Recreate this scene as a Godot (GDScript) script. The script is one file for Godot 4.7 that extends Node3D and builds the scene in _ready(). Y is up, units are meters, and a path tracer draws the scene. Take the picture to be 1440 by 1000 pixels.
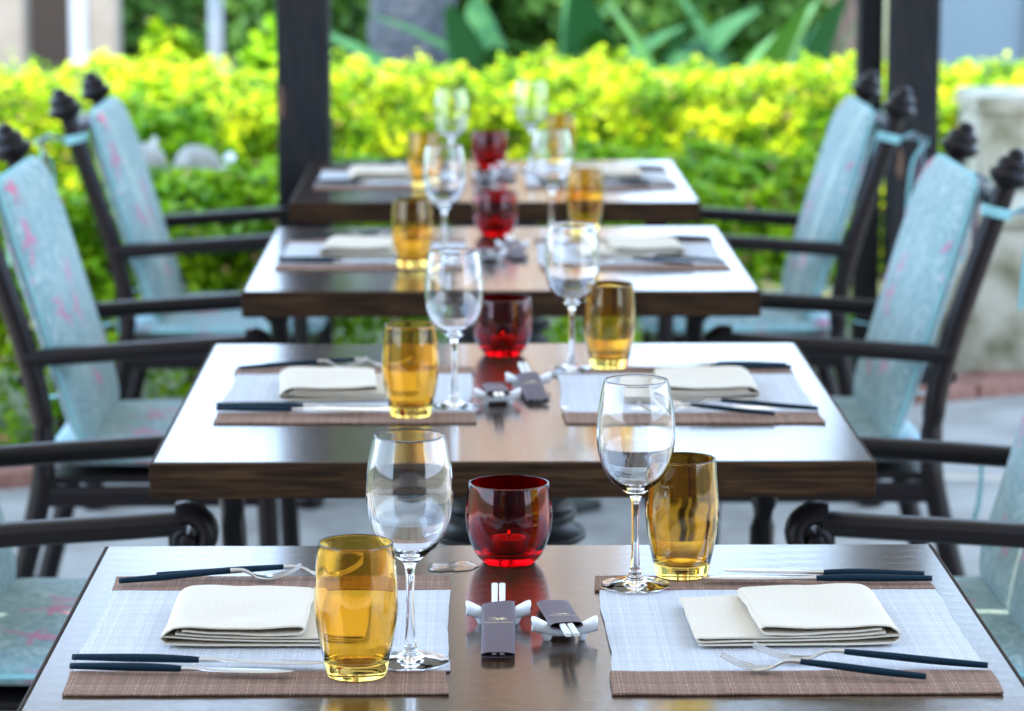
extends Node3D
# A restaurant terrace: four dark wooden tables in a row under a pergola, hedges in the sun behind.
# x runs to the right, -z away from the camera, y up; metres.

var rng := RandomNumberGenerator.new()
var taken := {}
var M := {}          # materials
var G := {}          # shared meshes

# ---------------------------------------------------------------- camera, sky, sun
func set_view() -> void:
	var cam := Camera3D.new()
	cam.name = "camera"
	add_child(cam)
	cam.position = Vector3(-0.05, 1.481, 0.0)
	cam.rotation = Vector3(deg_to_rad(-9.142), deg_to_rad(-0.746), 0.0)
	var att := CameraAttributesPhysical.new()
	att.frustum_focal_length = 105.0
	att.frustum_focus_distance = 2.98
	att.exposure_aperture = 7.2
	att.frustum_near = 0.05
	att.frustum_far = 400.0
	cam.attributes = att
	cam.projection = Camera3D.PROJECTION_FRUSTUM
	cam.near = 0.05
	cam.far = 400.0
	cam.size = 2.0 * 0.05 * 500.0 / 4300.0
	cam.current = true

	var we := WorldEnvironment.new()
	we.name = "environment"
	var e := Environment.new()
	e.background_mode = Environment.BG_SKY
	var sm := ProceduralSkyMaterial.new()
	sm.sky_top_color = Color(0.68, 0.80, 0.98)
	sm.sky_horizon_color = Color(0.78, 0.87, 0.96)
	sm.sky_curve = 0.3
	sm.sky_energy_multiplier = 1.5
	sm.ground_bottom_color = Color(0.35, 0.33, 0.30)
	sm.ground_horizon_color = Color(0.62, 0.62, 0.60)
	sm.sun_angle_max = 12.0
	var sky := Sky.new()
	sky.sky_material = sm
	e.sky = sky
	e.tonemap_mode = Environment.TONE_MAPPER_LINEAR
	e.tonemap_exposure = 2.3
	e.sdfgi_enabled = true
	e.ssao_enabled = true
	e.ssil_enabled = true
	we.environment = e
	add_child(we)

	var sun := DirectionalLight3D.new()
	sun.name = "sun"
	sun.light_color = Color(1.0, 0.95, 0.86)
	sun.light_energy = 1.6
	sun.light_angular_distance = 0.5
	sun.shadow_enabled = true
	add_child(sun)
	# high sun over the camera's left shoulder
	var from := Vector3(-0.06, 0.95, 0.25).normalized()
	sun.look_at_from_position(from * 20.0, Vector3.ZERO, Vector3.FORWARD)

# ---------------------------------------------------------------- names and labels
func numbered(called: String) -> String:
	var n: int = taken.get(called, 0)
	taken[called] = n + 1
	return called if n == 0 else "%s_%03d" % [called, n]

func tag(o: Node, label: String, category := "", group := "", kind := "") -> Node:
	if label != "": o.set_meta("label", label)
	if category != "": o.set_meta("category", category)
	if group != "": o.set_meta("group", group)
	if kind != "": o.set_meta("kind", kind)
	return o

func thing(called: String, label: String, category: String, at := Vector3.ZERO, turn := 0.0, group := "") -> Node3D:
	var o := Node3D.new()
	o.name = numbered(called)
	add_child(o)
	o.position = at
	o.rotation.y = turn
	tag(o, label, category, group)
	return o

func part(called: String, mesh: Mesh, m: Material, parent: Node, xf := Transform3D.IDENTITY) -> MeshInstance3D:
	var o := MeshInstance3D.new()
	o.name = called
	o.mesh = mesh
	o.material_override = m
	o.transform = xf
	o.cast_shadow = GeometryInstance3D.SHADOW_CASTING_SETTING_ON
	parent.add_child(o, true)
	return o

func copy_of(o: Node3D, called: String, label: String, at: Vector3, turn := 0.0) -> Node3D:
	var c: Node3D = o.duplicate()
	c.name = numbered(called)
	add_child(c)
	c.position = at
	c.rotation.y = turn
	c.set_meta("label", label)
	return c

# ---------------------------------------------------------------- mesh helpers
class Shape:
	var v := PackedVector3Array()
	var uv := PackedVector2Array()
	var f := PackedInt32Array()
	func add(p: Vector3, t := Vector2.ZERO) -> int:
		v.append(p); uv.append(t)
		return v.size() - 1
	func tri(a: int, b: int, c: int) -> void:
		f.append(a); f.append(b); f.append(c)
	func quad(a: int, b: int, c: int, d: int) -> void:
		tri(a, b, c); tri(a, c, d)
	func volume() -> float:
		var s := 0.0
		for i in range(0, f.size(), 3):
			s += v[f[i]].dot(v[f[i + 1]].cross(v[f[i + 2]]))
		return s
	# closed: outward faces are found from the volume
	func mesh(closed := true) -> ArrayMesh:
		if closed and volume() > 0.0:      # clockwise fronts: the volume of a good mesh is negative here
			for i in range(0, f.size(), 3):
				var k := f[i + 1]; f[i + 1] = f[i + 2]; f[i + 2] = k
		var n := PackedVector3Array()
		n.resize(v.size())
		for i in range(0, f.size(), 3):
			var c := (v[f[i + 2]] - v[f[i]]).cross(v[f[i + 1]] - v[f[i]])
			for k in 3:
				n[f[i + k]] += c
		for i in n.size():
			n[i] = n[i].normalized() if n[i].length_squared() > 1e-20 else Vector3.UP
		var a := []
		a.resize(Mesh.ARRAY_MAX)
		a[Mesh.ARRAY_VERTEX] = v
		a[Mesh.ARRAY_NORMAL] = n
		a[Mesh.ARRAY_TEX_UV] = uv
		a[Mesh.ARRAY_INDEX] = f
		var m := ArrayMesh.new()
		m.add_surface_from_arrays(Mesh.PRIMITIVE_TRIANGLES, a)
		return m

func spline(pts: Array, n: int) -> Array:
	var out := []
	for i in pts.size() - 1:
		var a = pts[max(i - 1, 0)]
		var b = pts[i]
		var c = pts[i + 1]
		var d = pts[min(i + 2, pts.size() - 1)]
		for k in n:
			var t := float(k) / n
			out.append(0.5 * ((2.0 * b) + (c - a) * t + (2.0 * a - 5.0 * b + 4.0 * c - d) * t * t + (3.0 * b - a - 3.0 * c + d) * t * t * t))
	out.append(pts[-1])
	return out

# profile of Vector2(r, y); r = 0 at both ends makes a closed solid
func lathe(profile: Array, segs: int) -> ArrayMesh:
	var s := Shape.new()
	var rings := []
	for p in profile:
		var r := []
		if p.x < 1e-5:
			r.append(s.add(Vector3(0, p.y, 0)))
		else:
			for k in segs:
				var a := TAU * k / segs
				r.append(s.add(Vector3(cos(a) * p.x, p.y, sin(a) * p.x)))
		rings.append(r)
	for i in rings.size() - 1:
		var A: Array = rings[i]
		var B: Array = rings[i + 1]
		for k in segs:
			var k2 := (k + 1) % segs
			if A.size() == 1 and B.size() == 1: continue
			if A.size() == 1: s.tri(A[0], B[k], B[k2])
			elif B.size() == 1: s.tri(A[k], B[0], A[k2])
			else: s.quad(A[k], B[k], B[k2], A[k2])
	return s.mesh(true)

# chamfered box centred on c
func add_box(s: Shape, size: Vector3, c: Vector3, bev := 0.003) -> void:
	var h := size * 0.5
	var b: float = min(bev, min(h.x, min(h.y, h.z)) * 0.9)
	var id := {}
	# for each corner three vertices, one per face
	for sx in [-1, 1]:
		for sy in [-1, 1]:
			for sz in [-1, 1]:
				for ax in 3:
					var p := Vector3(sx * (h.x - (0.0 if ax == 0 else b)), sy * (h.y - (0.0 if ax == 1 else b)), sz * (h.z - (0.0 if ax == 2 else b)))
					id[[sx, sy, sz, ax]] = [c + p]
	var P := func(sx, sy, sz, ax): return id[[sx, sy, sz, ax]][0]
	var faces := []
	for sgn in [-1, 1]:
		faces.append([P.call(sgn, -1, -1, 0), P.call(sgn, 1, -1, 0), P.call(sgn, 1, 1, 0), P.call(sgn, -1, 1, 0)])
		faces.append([P.call(-1, sgn, -1, 1), P.call(1, sgn, -1, 1), P.call(1, sgn, 1, 1), P.call(-1, sgn, 1, 1)])
		faces.append([P.call(-1, -1, sgn, 2), P.call(1, -1, sgn, 2), P.call(1, 1, sgn, 2), P.call(-1, 1, sgn, 2)])
	for a in [-1, 1]:
		for d in [-1, 1]:
			faces.append([P.call(-1, a, d, 1), P.call(1, a, d, 1), P.call(1, a, d, 2), P.call(-1, a, d, 2)])
			faces.append([P.call(a, -1, d, 0), P.call(a, 1, d, 0), P.call(a, 1, d, 2), P.call(a, -1, d, 2)])
			faces.append([P.call(a, d, -1, 0), P.call(a, d, 1, 0), P.call(a, d, 1, 1), P.call(a, d, -1, 1)])
			for g in [-1, 1]:
				faces.append([P.call(a, d, g, 0), P.call(a, d, g, 1), P.call(a, d, g, 2)])
	for q in faces:
		var mid := Vector3.ZERO
		for p in q: mid += p
		mid /= q.size()
		var nn: Vector3 = (q[2] - q[0]).cross(q[1] - q[0])
		if nn.dot(mid - c) < 0.0: q.reverse()
		var ids := []
		for p in q: ids.append(s.add(p))
		s.tri(ids[0], ids[1], ids[2])
		if ids.size() == 4: s.tri(ids[0], ids[2], ids[3])

func box(size: Vector3, c := Vector3.ZERO, bev := 0.003) -> ArrayMesh:
	var s := Shape.new()
	add_box(s, size, c, bev)
	return s.mesh(false)

# loft of an oval section along a path; w, h are half sizes per path point (w sideways, h upwards); twist > 0 turns a rope
func add_loft(s: Shape, pts: Array, w: Array, h: Array, segs := 12, square := 1.0, side_hint := Vector3.ZERO, rope := 0.0) -> void:
	var rings := []
	for i in pts.size():
		var t: Vector3 = (pts[min(i + 1, pts.size() - 1)] - pts[max(i - 1, 0)]).normalized()
		var side: Vector3
		if side_hint != Vector3.ZERO:
			side = (side_hint - t * side_hint.dot(t)).normalized()
		else:
			side = t.cross(Vector3.UP)
			side = side.normalized() if side.length() > 0.05 else Vector3.RIGHT
		var up: Vector3 = side.cross(t).normalized()
		var ring := []
		for k in segs:
			var a := TAU * k / segs
			var ca := cos(a)
			var sa := sin(a)
			var x: float = sign(ca) * pow(abs(ca), square)
			var y: float = sign(sa) * pow(abs(sa), square)
			var r := 1.0
			if rope > 0.0: r = 0.86 + 0.2 * abs(cos(a * 1.5 - rope * i))
			ring.append(s.add(pts[i] + side * x * w[i] * r + up * y * h[i] * r, Vector2(float(k) / segs, float(i) / pts.size())))
		rings.append(ring)
	for i in rings.size() - 1:
		for k in segs:
			var k2 := (k + 1) % segs
			s.quad(rings[i][k], rings[i][k2], rings[i + 1][k2], rings[i + 1][k])
	for e in [0, rings.size() - 1]:
		var c := Vector3.ZERO
		for k in segs: c += s.v[rings[e][k]]
		var m := s.add(c / segs)
		var cap := []
		for k in segs: cap.append(s.add(s.v[rings[e][k]]))
		for k in segs:
			if e == 0: s.tri(m, cap[(k + 1) % segs], cap[k])
			else: s.tri(m, cap[k], cap[(k + 1) % segs])

func loft(pts: Array, w: Array, h: Array, segs := 12, square := 1.0, side_hint := Vector3.ZERO, rope := 0.0) -> ArrayMesh:
	var s := Shape.new()
	add_loft(s, pts, w, h, segs, square, side_hint, rope)
	return s.mesh(true)

func even(n: int, x: float) -> Array:
	var a := []
	for i in n: a.append(x)
	return a

func tube(pts: Array, r: float, segs := 12) -> ArrayMesh:
	return loft(pts, even(pts.size(), r), even(pts.size(), r), segs)

# pillow: rounded box of half sizes h with puffed faces
func pillow(h: Vector3, e := 0.35, n := 28, noise: FastNoiseLite = null, amp := 0.0) -> ArrayMesh:
	var s := Shape.new()
	var rings := []
	var sp := func(x: float, p: float) -> float: return sign(x) * pow(abs(x), p)
	for i in n + 1:
		var b := -PI / 2 + PI * i / n
		var ring := []
		for k in 2 * n:
			var a := TAU * k / (2 * n)
			var p := Vector3(sp.call(cos(b), 0.8) * sp.call(cos(a), e), sp.call(sin(b), 0.8), sp.call(cos(b), 0.8) * sp.call(sin(a), e))
			var q := p * h
			if noise: q += p.normalized() * noise.get_noise_3dv(q * 100.0) * amp
			ring.append(s.add(q))
		rings.append(ring)
	for i in n:
		for k in 2 * n:
			var k2 := (k + 1) % (2 * n)
			s.quad(rings[i][k], rings[i][k2], rings[i + 1][k2], rings[i + 1][k])
	return s.mesh(true)

# a cloth strip: the outline of a folded ribbon (side view, x and y) drawn out along z
func folded_cloth(path: Array, thick: float, z0: float, z1: float, noise: FastNoiseLite, rows := 14) -> ArrayMesh:
	var s := Shape.new()
	var n := path.size()
	var loops := []
	for r in rows + 1:
		var t := float(r) / rows
		var z: float = lerp(z0, z1, t)
		var outline := []
		for side in [1.0, -1.0]:
			for j in n:
				var i: int = j if side > 0 else n - 1 - j
				var d: Vector2 = (path[min(i + 1, n - 1)] - path[max(i - 1, 0)]).normalized()
				var nrm: Vector2 = Vector2(-d.y, d.x) * side * thick * 0.5
				var p: Vector2 = path[i] + nrm
				var wob := noise.get_noise_3d(path[i].x * 420.0, path[i].y * 1200.0, z * 360.0)
				var lift: float = max(0.0, path[i].y - 0.001)
				outline.append(Vector3(p.x + noise.get_noise_2d(z * 500.0, i * 3.0) * 0.0016, p.y * (1.0 + wob * 0.10) + wob * lift * 0.22, z + noise.get_noise_2d(p.x * 300.0, p.y * 2000.0 + 40.0) * 0.0026))
		loops.append(outline)
	var m: int = loops[0].size()
	var ids := []
	for r in loops.size():
		var row := []
		for k in m: row.append(s.add(loops[r][k]))
		ids.append(row)
	for r in rows:
		for k in m:
			var k2 := (k + 1) % m
			s.quad(ids[r][k], ids[r + 1][k], ids[r + 1][k2], ids[r][k2])
	for r in [0, rows]:
		var c := []
		for k in m: c.append(s.add(loops[r][k]))
		for k in n - 1:
			if r == 0: s.quad(c[k], c[k + 1], c[m - 2 - k], c[m - 1 - k])
			else: s.quad(c[k], c[m - 1 - k], c[m - 2 - k], c[k + 1])
	return s.mesh(true)

# ---------------------------------------------------------------- textures and materials
func lin(r: float, g: float, b: float) -> Color:
	return Color(r, g, b).linear_to_srgb()

func noise_of(seed_: int, freq: float, octaves := 4) -> FastNoiseLite:
	var n := FastNoiseLite.new()
	n.seed = seed_
	n.frequency = freq
	n.noise_type = FastNoiseLite.TYPE_SIMPLEX_SMOOTH
	n.fractal_octaves = octaves
	return n

func ramp_tex(n: FastNoiseLite, size: int, stops: Array, pow_ := 1.0) -> ImageTexture:
	var src := n.get_seamless_image(size, size)
	var im := Image.create(size, size, false, Image.FORMAT_RGB8)
	for y in size:
		for x in size:
			var t := pow(src.get_pixel(x, y).r, pow_) * (stops.size() - 1)
			var i: int = min(int(t), stops.size() - 2)
			im.set_pixel(x, y, stops[i].lerp(stops[i + 1], t - i))
	return ImageTexture.create_from_image(im)

func std(color: Color, rough := 0.8, metal := 0.0) -> StandardMaterial3D:
	var m := StandardMaterial3D.new()
	m.albedo_color = color
	m.roughness = rough
	m.metallic = metal
	return m

func tri(m: StandardMaterial3D, scale: Vector3, off := Vector3.ZERO) -> StandardMaterial3D:
	m.uv1_triplanar = true
	m.uv1_scale = scale
	m.uv1_offset = off
	m.uv1_triplanar_sharpness = 6.0
	return m

func glass(c: Color) -> StandardMaterial3D:
	var m := std(Color(c.r, c.g, c.b, 0.0), 0.0)
	m.refraction_enabled = true
	m.refraction_scale = 0.05
	m.metallic_specular = 0.5
	return m

func fabric_image() -> ImageTexture:
	var size := 768
	var im := Image.create(size, size, false, Image.FORMAT_RGB8)
	var a := noise_of(11, 0.006, 2)
	var b := noise_of(12, 0.03, 3)
	var c1 := lin(0.19, 0.33, 0.345)
	var c2 := lin(0.32, 0.455, 0.465)
	var white := lin(0.58, 0.67, 0.64)
	for y in size:
		for x in size:
			var t: float = clamp(0.5 + b.get_noise_2d(x, y), 0.0, 1.0)
			var c := c1.lerp(c2, t)
			# pale scrolls: thin bands where a slow noise crosses a level
			var k := a.get_noise_2d(x, y) * 3.2
			var d: float = abs(k - round(k)) * 4.5
			if d < 1.0 and a.get_noise_2d(x + 900, y) > -0.05: c = c.lerp(white, (1.0 - d * d) * 0.55)
			im.set_pixel(x, y, c)
	# pink coral twigs
	var r := RandomNumberGenerator.new()
	r.seed = 77
	for n in 7:
		var p := Vector2(r.randf() * size, r.randf() * size)
		var pink := lin(0.66, 0.10, 0.20).lerp(lin(0.55, 0.36, 0.48), r.randf() * 0.8)
		for br in 7:
			var q := p
			var ang := r.randf() * TAU
			for st in r.randi_range(9, 20):
				ang += r.randf_range(-0.45, 0.45)
				q += Vector2(cos(ang), sin(ang)) * 4.0
				var rad := int(r.randf_range(4.0, 11.0))
				for yy in range(-rad, rad + 1):
					for xx in range(-rad, rad + 1):
						if xx * xx + yy * yy <= rad * rad:
							var X := posmod(int(q.x) + xx, size)
							var Y := posmod(int(q.y) + yy, size)
							im.set_pixel(X, Y, im.get_pixel(X, Y).lerp(pink, 0.36))
	return ImageTexture.create_from_image(im)

func weave_image(c0: Color, c1: Color, c2: Color, seed_: int, heights: Image) -> ImageTexture:
	# woven threads; every thread has its own tone and thickness
	var size := 384
	var threads := 64
	var im := Image.create(size, size, false, Image.FORMAT_RGB8)
	var r := RandomNumberGenerator.new()
	r.seed = seed_
	var tu := []
	var tv := []
	for i in threads:
		tu.append(r.randf()); tv.append(r.randf())
	var n := noise_of(seed_, 0.05, 3)
	for y in size:
		for x in size:
			var fx := float(x) / size * threads
			var fy := float(y) / size * threads
			var ix := int(fx)
			var iy := int(fy)
			var over := (ix + iy) % 2 == 0
			var hx: float = sin((fx - ix) * PI)
			var hy: float = sin((fy - iy) * PI)
			var h: float = hy * (0.6 + 0.4 * hx) if over else hx * (0.6 + 0.4 * hy)
			var t: float = (tv[iy] if over else tu[ix]) * 0.75 + 0.25 * (0.5 + n.get_noise_2d(x, y))
			var c := c0.lerp(c1, t)
			if t > 0.78: c = c.lerp(c2, (t - 0.78) * 3.5)
			im.set_pixel(x, y, c)
			heights.set_pixel(x, y, Color(h, h, h))
	return ImageTexture.create_from_image(im)

func make_materials() -> void:
	# varnished dark wood, grain along x
	var grain := noise_of(3, 0.012, 5)
	var gt := ramp_tex(grain, 512, [lin(0.010, 0.0055, 0.003), lin(0.028, 0.014, 0.007), lin(0.050, 0.024, 0.011), lin(0.10, 0.05, 0.022)])
	var bump := ramp_tex(noise_of(8, 0.02, 4), 512, [Color.BLACK, Color.WHITE])
	var rough := ramp_tex(noise_of(21, 0.01, 4), 256, [Color(0.12, 0.12, 0.12), Color(0.24, 0.24, 0.24)])
	for i in 4:
		var m := tri(std(Color.WHITE, 1.0), Vector3(2.2, 34.0, 34.0), Vector3(0.13 * i, 0.31 * i, 0.57 * i))
		m.albedo_texture = gt
		m.roughness_texture = rough
		m.heightmap_enabled = true
		m.heightmap_texture = bump
		m.heightmap_scale = 0.015
		m.clearcoat_enabled = true
		m.clearcoat = 0.45
		m.clearcoat_roughness = 0.12
		M["wood%d" % i] = m
	var we := tri(std(Color.WHITE, 0.6), Vector3(2.2, 30.0, 2.2))
	we.albedo_texture = ramp_tex(noise_of(4, 0.012, 5), 256, [lin(0.010, 0.0055, 0.003), lin(0.022, 0.011, 0.005), lin(0.040, 0.020, 0.009), lin(0.075, 0.038, 0.016)])
	we.metallic_specular = 0.22
	M.wood_edge = we
	var metal := std(lin(0.012, 0.009, 0.009), 0.3)
	metal.metallic_specular = 0.3
	M.metal = metal
	var legm := std(lin(0.02, 0.018, 0.018), 0.4)
	M.table_metal = legm
	# cushion cloth
	var fab := tri(std(Color.WHITE, 0.85), Vector3(1.9, 1.9, 1.9))
	fab.albedo_texture = fabric_image()
	fab.rim_enabled = true
	fab.rim = 0.3
	M.fabric = fab
	var tie := std(lin(0.25, 0.50, 0.50), 0.85)
	M.tie = tie
	M.tie_pink = std(lin(0.34, 0.19, 0.24), 0.85)
	# place mats
	var h1 := Image.create(384, 384, false, Image.FORMAT_L8)
	var wt := weave_image(lin(0.46, 0.47, 0.49), lin(0.64, 0.65, 0.66), lin(0.76, 0.76, 0.755), 5, h1)
	var h2 := Image.create(384, 384, false, Image.FORMAT_L8)
	var bt := weave_image(lin(0.16, 0.085, 0.052), lin(0.36, 0.215, 0.145), lin(0.56, 0.39, 0.29), 6, h2)
	var mw := tri(std(Color.WHITE, 0.9), Vector3(11, 11, 11))
	mw.albedo_texture = wt
	mw.heightmap_enabled = true
	mw.heightmap_texture = ImageTexture.create_from_image(h1)
	mw.heightmap_scale = 0.05
	M.mat_white = mw
	var mb := tri(std(Color.WHITE, 0.9), Vector3(10, 10, 10))
	mb.albedo_texture = bt
	mb.heightmap_enabled = true
	mb.heightmap_texture = ImageTexture.create_from_image(h2)
	mb.heightmap_scale = 0.06
	M.mat_brown = mb
	var nap := tri(std(Color.WHITE, 0.85), Vector3(30, 30, 30))
	nap.albedo_texture = ramp_tex(noise_of(31, 0.03, 3), 256, [lin(0.62, 0.54, 0.415), lin(0.70, 0.62, 0.495)])
	nap.heightmap_enabled = true
	nap.heightmap_texture = mw.heightmap_texture
	nap.heightmap_scale = 0.008
	M.napkin = nap
	M.clear = glass(Color(1, 1, 1))
	M.amber = glass(lin(1.0, 0.69, 0.16))
	M.ruby = glass(lin(0.58, 0.0008, 0.003))
	M.water = glass(Color(1, 1, 1))
	M.water.refraction_scale = 0.033
	M.steel = std(lin(0.66, 0.68, 0.70), 0.27, 1.0)
	M.handle = std(lin(0.003, 0.018, 0.032), 0.45)
	M.handle.metallic_specular = 0.28
	M.ceramic = std(lin(0.78, 0.79, 0.80), 0.12)
	M.ceramic.clearcoat_enabled = true
	var pap := tri(std(Color.WHITE, 0.6), Vector3(40, 40, 40))
	pap.albedo_texture = ramp_tex(noise_of(41, 0.06, 3), 128, [lin(0.082, 0.058, 0.072), lin(0.112, 0.082, 0.10)])
	M.paper = pap
	M.gold = std(lin(0.80, 0.66, 0.36), 0.35, 0.25)
	var chop := tri(std(Color.WHITE, 0.6), Vector3(40, 8, 8))
	chop.albedo_texture = ramp_tex(noise_of(42, 0.03, 3), 128, [lin(0.60, 0.58, 0.50), lin(0.80, 0.79, 0.74)])
	M.chopstick = chop
	M.wax = std(lin(0.75, 0.72, 0.66), 0.5)
	M.tin = std(lin(0.7, 0.7, 0.7), 0.3, 1.0)
	var fl := std(lin(1.0, 0.62, 0.25), 1.0)
	fl.emission_enabled = true
	fl.emission = Color(1.0, 0.62, 0.28)
	fl.emission_energy_multiplier = 2.0
	M.flame = fl
	# setting
	var pave := tri(std(Color.WHITE, 0.85), Vector3(0.7, 0.7, 0.7))
	pave.albedo_texture = ramp_tex(noise_of(51, 0.02, 5), 256, [lin(0.23, 0.215, 0.185), lin(0.34, 0.32, 0.28), lin(0.41, 0.39, 0.345)])
	M.pave = pave
	var brick := tri(std(Color.WHITE, 0.9), Vector3(6, 6, 6))
	brick.albedo_texture = ramp_tex(noise_of(52, 0.03, 4), 128, [lin(0.26, 0.12, 0.085), lin(0.40, 0.20, 0.15)])
	M.brick = brick
	var soil := tri(std(Color.WHITE, 1.0), Vector3(0.9, 0.9, 0.9))
	soil.albedo_texture = ramp_tex(noise_of(53, 0.03, 5), 256, [lin(0.05, 0.045, 0.025), lin(0.09, 0.11, 0.035), lin(0.16, 0.14, 0.08)])
	M.soil = soil
	var conc := tri(std(Color.WHITE, 0.9), Vector3(1.5, 1.5, 1.5))
	conc.albedo_texture = ramp_tex(noise_of(54, 0.012, 5), 256, [lin(0.13, 0.125, 0.06), lin(0.33, 0.30, 0.205), lin(0.50, 0.455, 0.35), lin(0.57, 0.52, 0.41)])
	M.concrete = conc
	var post := tri(std(Color.WHITE, 0.55), Vector3(9, 0.9, 9))
	post.albedo_texture = ramp_tex(noise_of(55, 0.02, 4), 256, [lin(0.012, 0.012, 0.014), lin(0.022, 0.021, 0.023), lin(0.032, 0.026, 0.022)])
	post.roughness = 0.7
	post.metallic_specular = 0.3
	M.post = post
	M.clad = tri(std(Color.WHITE, 0.8), Vector3(1, 3, 3))
	M.clad.albedo_texture = ramp_tex(noise_of(62, 0.02, 4), 128, [lin(0.035, 0.027, 0.022), lin(0.07, 0.056, 0.045)])
	M.post_scar = std(lin(0.16, 0.085, 0.05), 0.8)
	var cv := tri(std(Color.WHITE, 0.9), Vector3(2, 2, 2))
	cv.albedo_texture = ramp_tex(noise_of(56, 0.02, 4), 256, [lin(0.54, 0.52, 0.485), lin(0.64, 0.62, 0.585)])
	cv.backlight_enabled = true
	cv.backlight = Color(0.66, 0.64, 0.60)
	M.canvas = cv
	M.rock = tri(std(Color.WHITE, 0.9), Vector3(4, 4, 4))
	M.rock.albedo_texture = ramp_tex(noise_of(57, 0.02, 4), 128, [lin(0.20, 0.185, 0.155), lin(0.42, 0.40, 0.355)])
	M.cream = tri(std(Color.WHITE, 0.9), Vector3(0.8, 0.8, 0.8))
	M.cream.albedo_texture = ramp_tex(noise_of(58, 0.02, 4), 128, [lin(0.27, 0.22, 0.175), lin(0.36, 0.30, 0.25)])
	M.whitewash = std(lin(0.46, 0.47, 0.50), 0.8)
	M.peach = tri(std(Color.WHITE, 0.9), Vector3(0.3, 0.3, 0.3))
	M.peach.albedo_texture = ramp_tex(noise_of(59, 0.02, 4), 128, [lin(0.58, 0.33, 0.18), lin(0.68, 0.42, 0.25)])
	M.greywall = std(lin(0.25, 0.30, 0.325), 0.8)
	M.darkpane = std(lin(0.03, 0.035, 0.04), 0.1)
	M.door = std(lin(0.12, 0.07, 0.045), 0.6)
	M.lamp_post = std(lin(0.34, 0.36, 0.40), 0.5)
	M.palm_bark = tri(std(Color.WHITE, 0.95), Vector3(3, 8, 3))
	M.palm_bark.albedo_texture = ramp_tex(noise_of(60, 0.02, 4), 128, [lin(0.05, 0.052, 0.058), lin(0.15, 0.155, 0.17)])
	M.bark = tri(std(Color.WHITE, 0.95), Vector3(8, 3, 8))
	M.bark.albedo_texture = ramp_tex(noise_of(61, 0.02, 4), 128, [lin(0.13, 0.075, 0.05), lin(0.34, 0.21, 0.15)])
	M.twig = std(lin(0.10, 0.07, 0.045), 0.9)
	M.leaf = leafy(Color.WHITE, Color(0.55, 0.62, 0.06), 0.42)
	M.leaf.metallic_specular = 0.22
	M.blade = leafy(lin(0.04, 0.13, 0.045), Color(0.16, 0.32, 0.08), 0.65)
	M.blade.metallic_specular = 0.2
	M.blade_bright = leafy(lin(0.06, 0.19, 0.012), Color(0.22, 0.50, 0.04), 0.4)
	M.petal = std(lin(0.8, 0.8, 0.8), 0.7)

func leafy(c: Color, through: Color, rough: float) -> StandardMaterial3D:
	var m := std(c, rough)
	m.vertex_color_use_as_albedo = c == Color.WHITE
	m.backlight_enabled = true
	m.backlight = through
	m.cull_mode = BaseMaterial3D.CULL_DISABLED
	return m

# ---------------------------------------------------------------- setting
const EDGE_SLOPE := -0.484
func edge_z(x: float) -> float: return -7.2 + EDGE_SLOPE * (x + 1.16)

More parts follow.
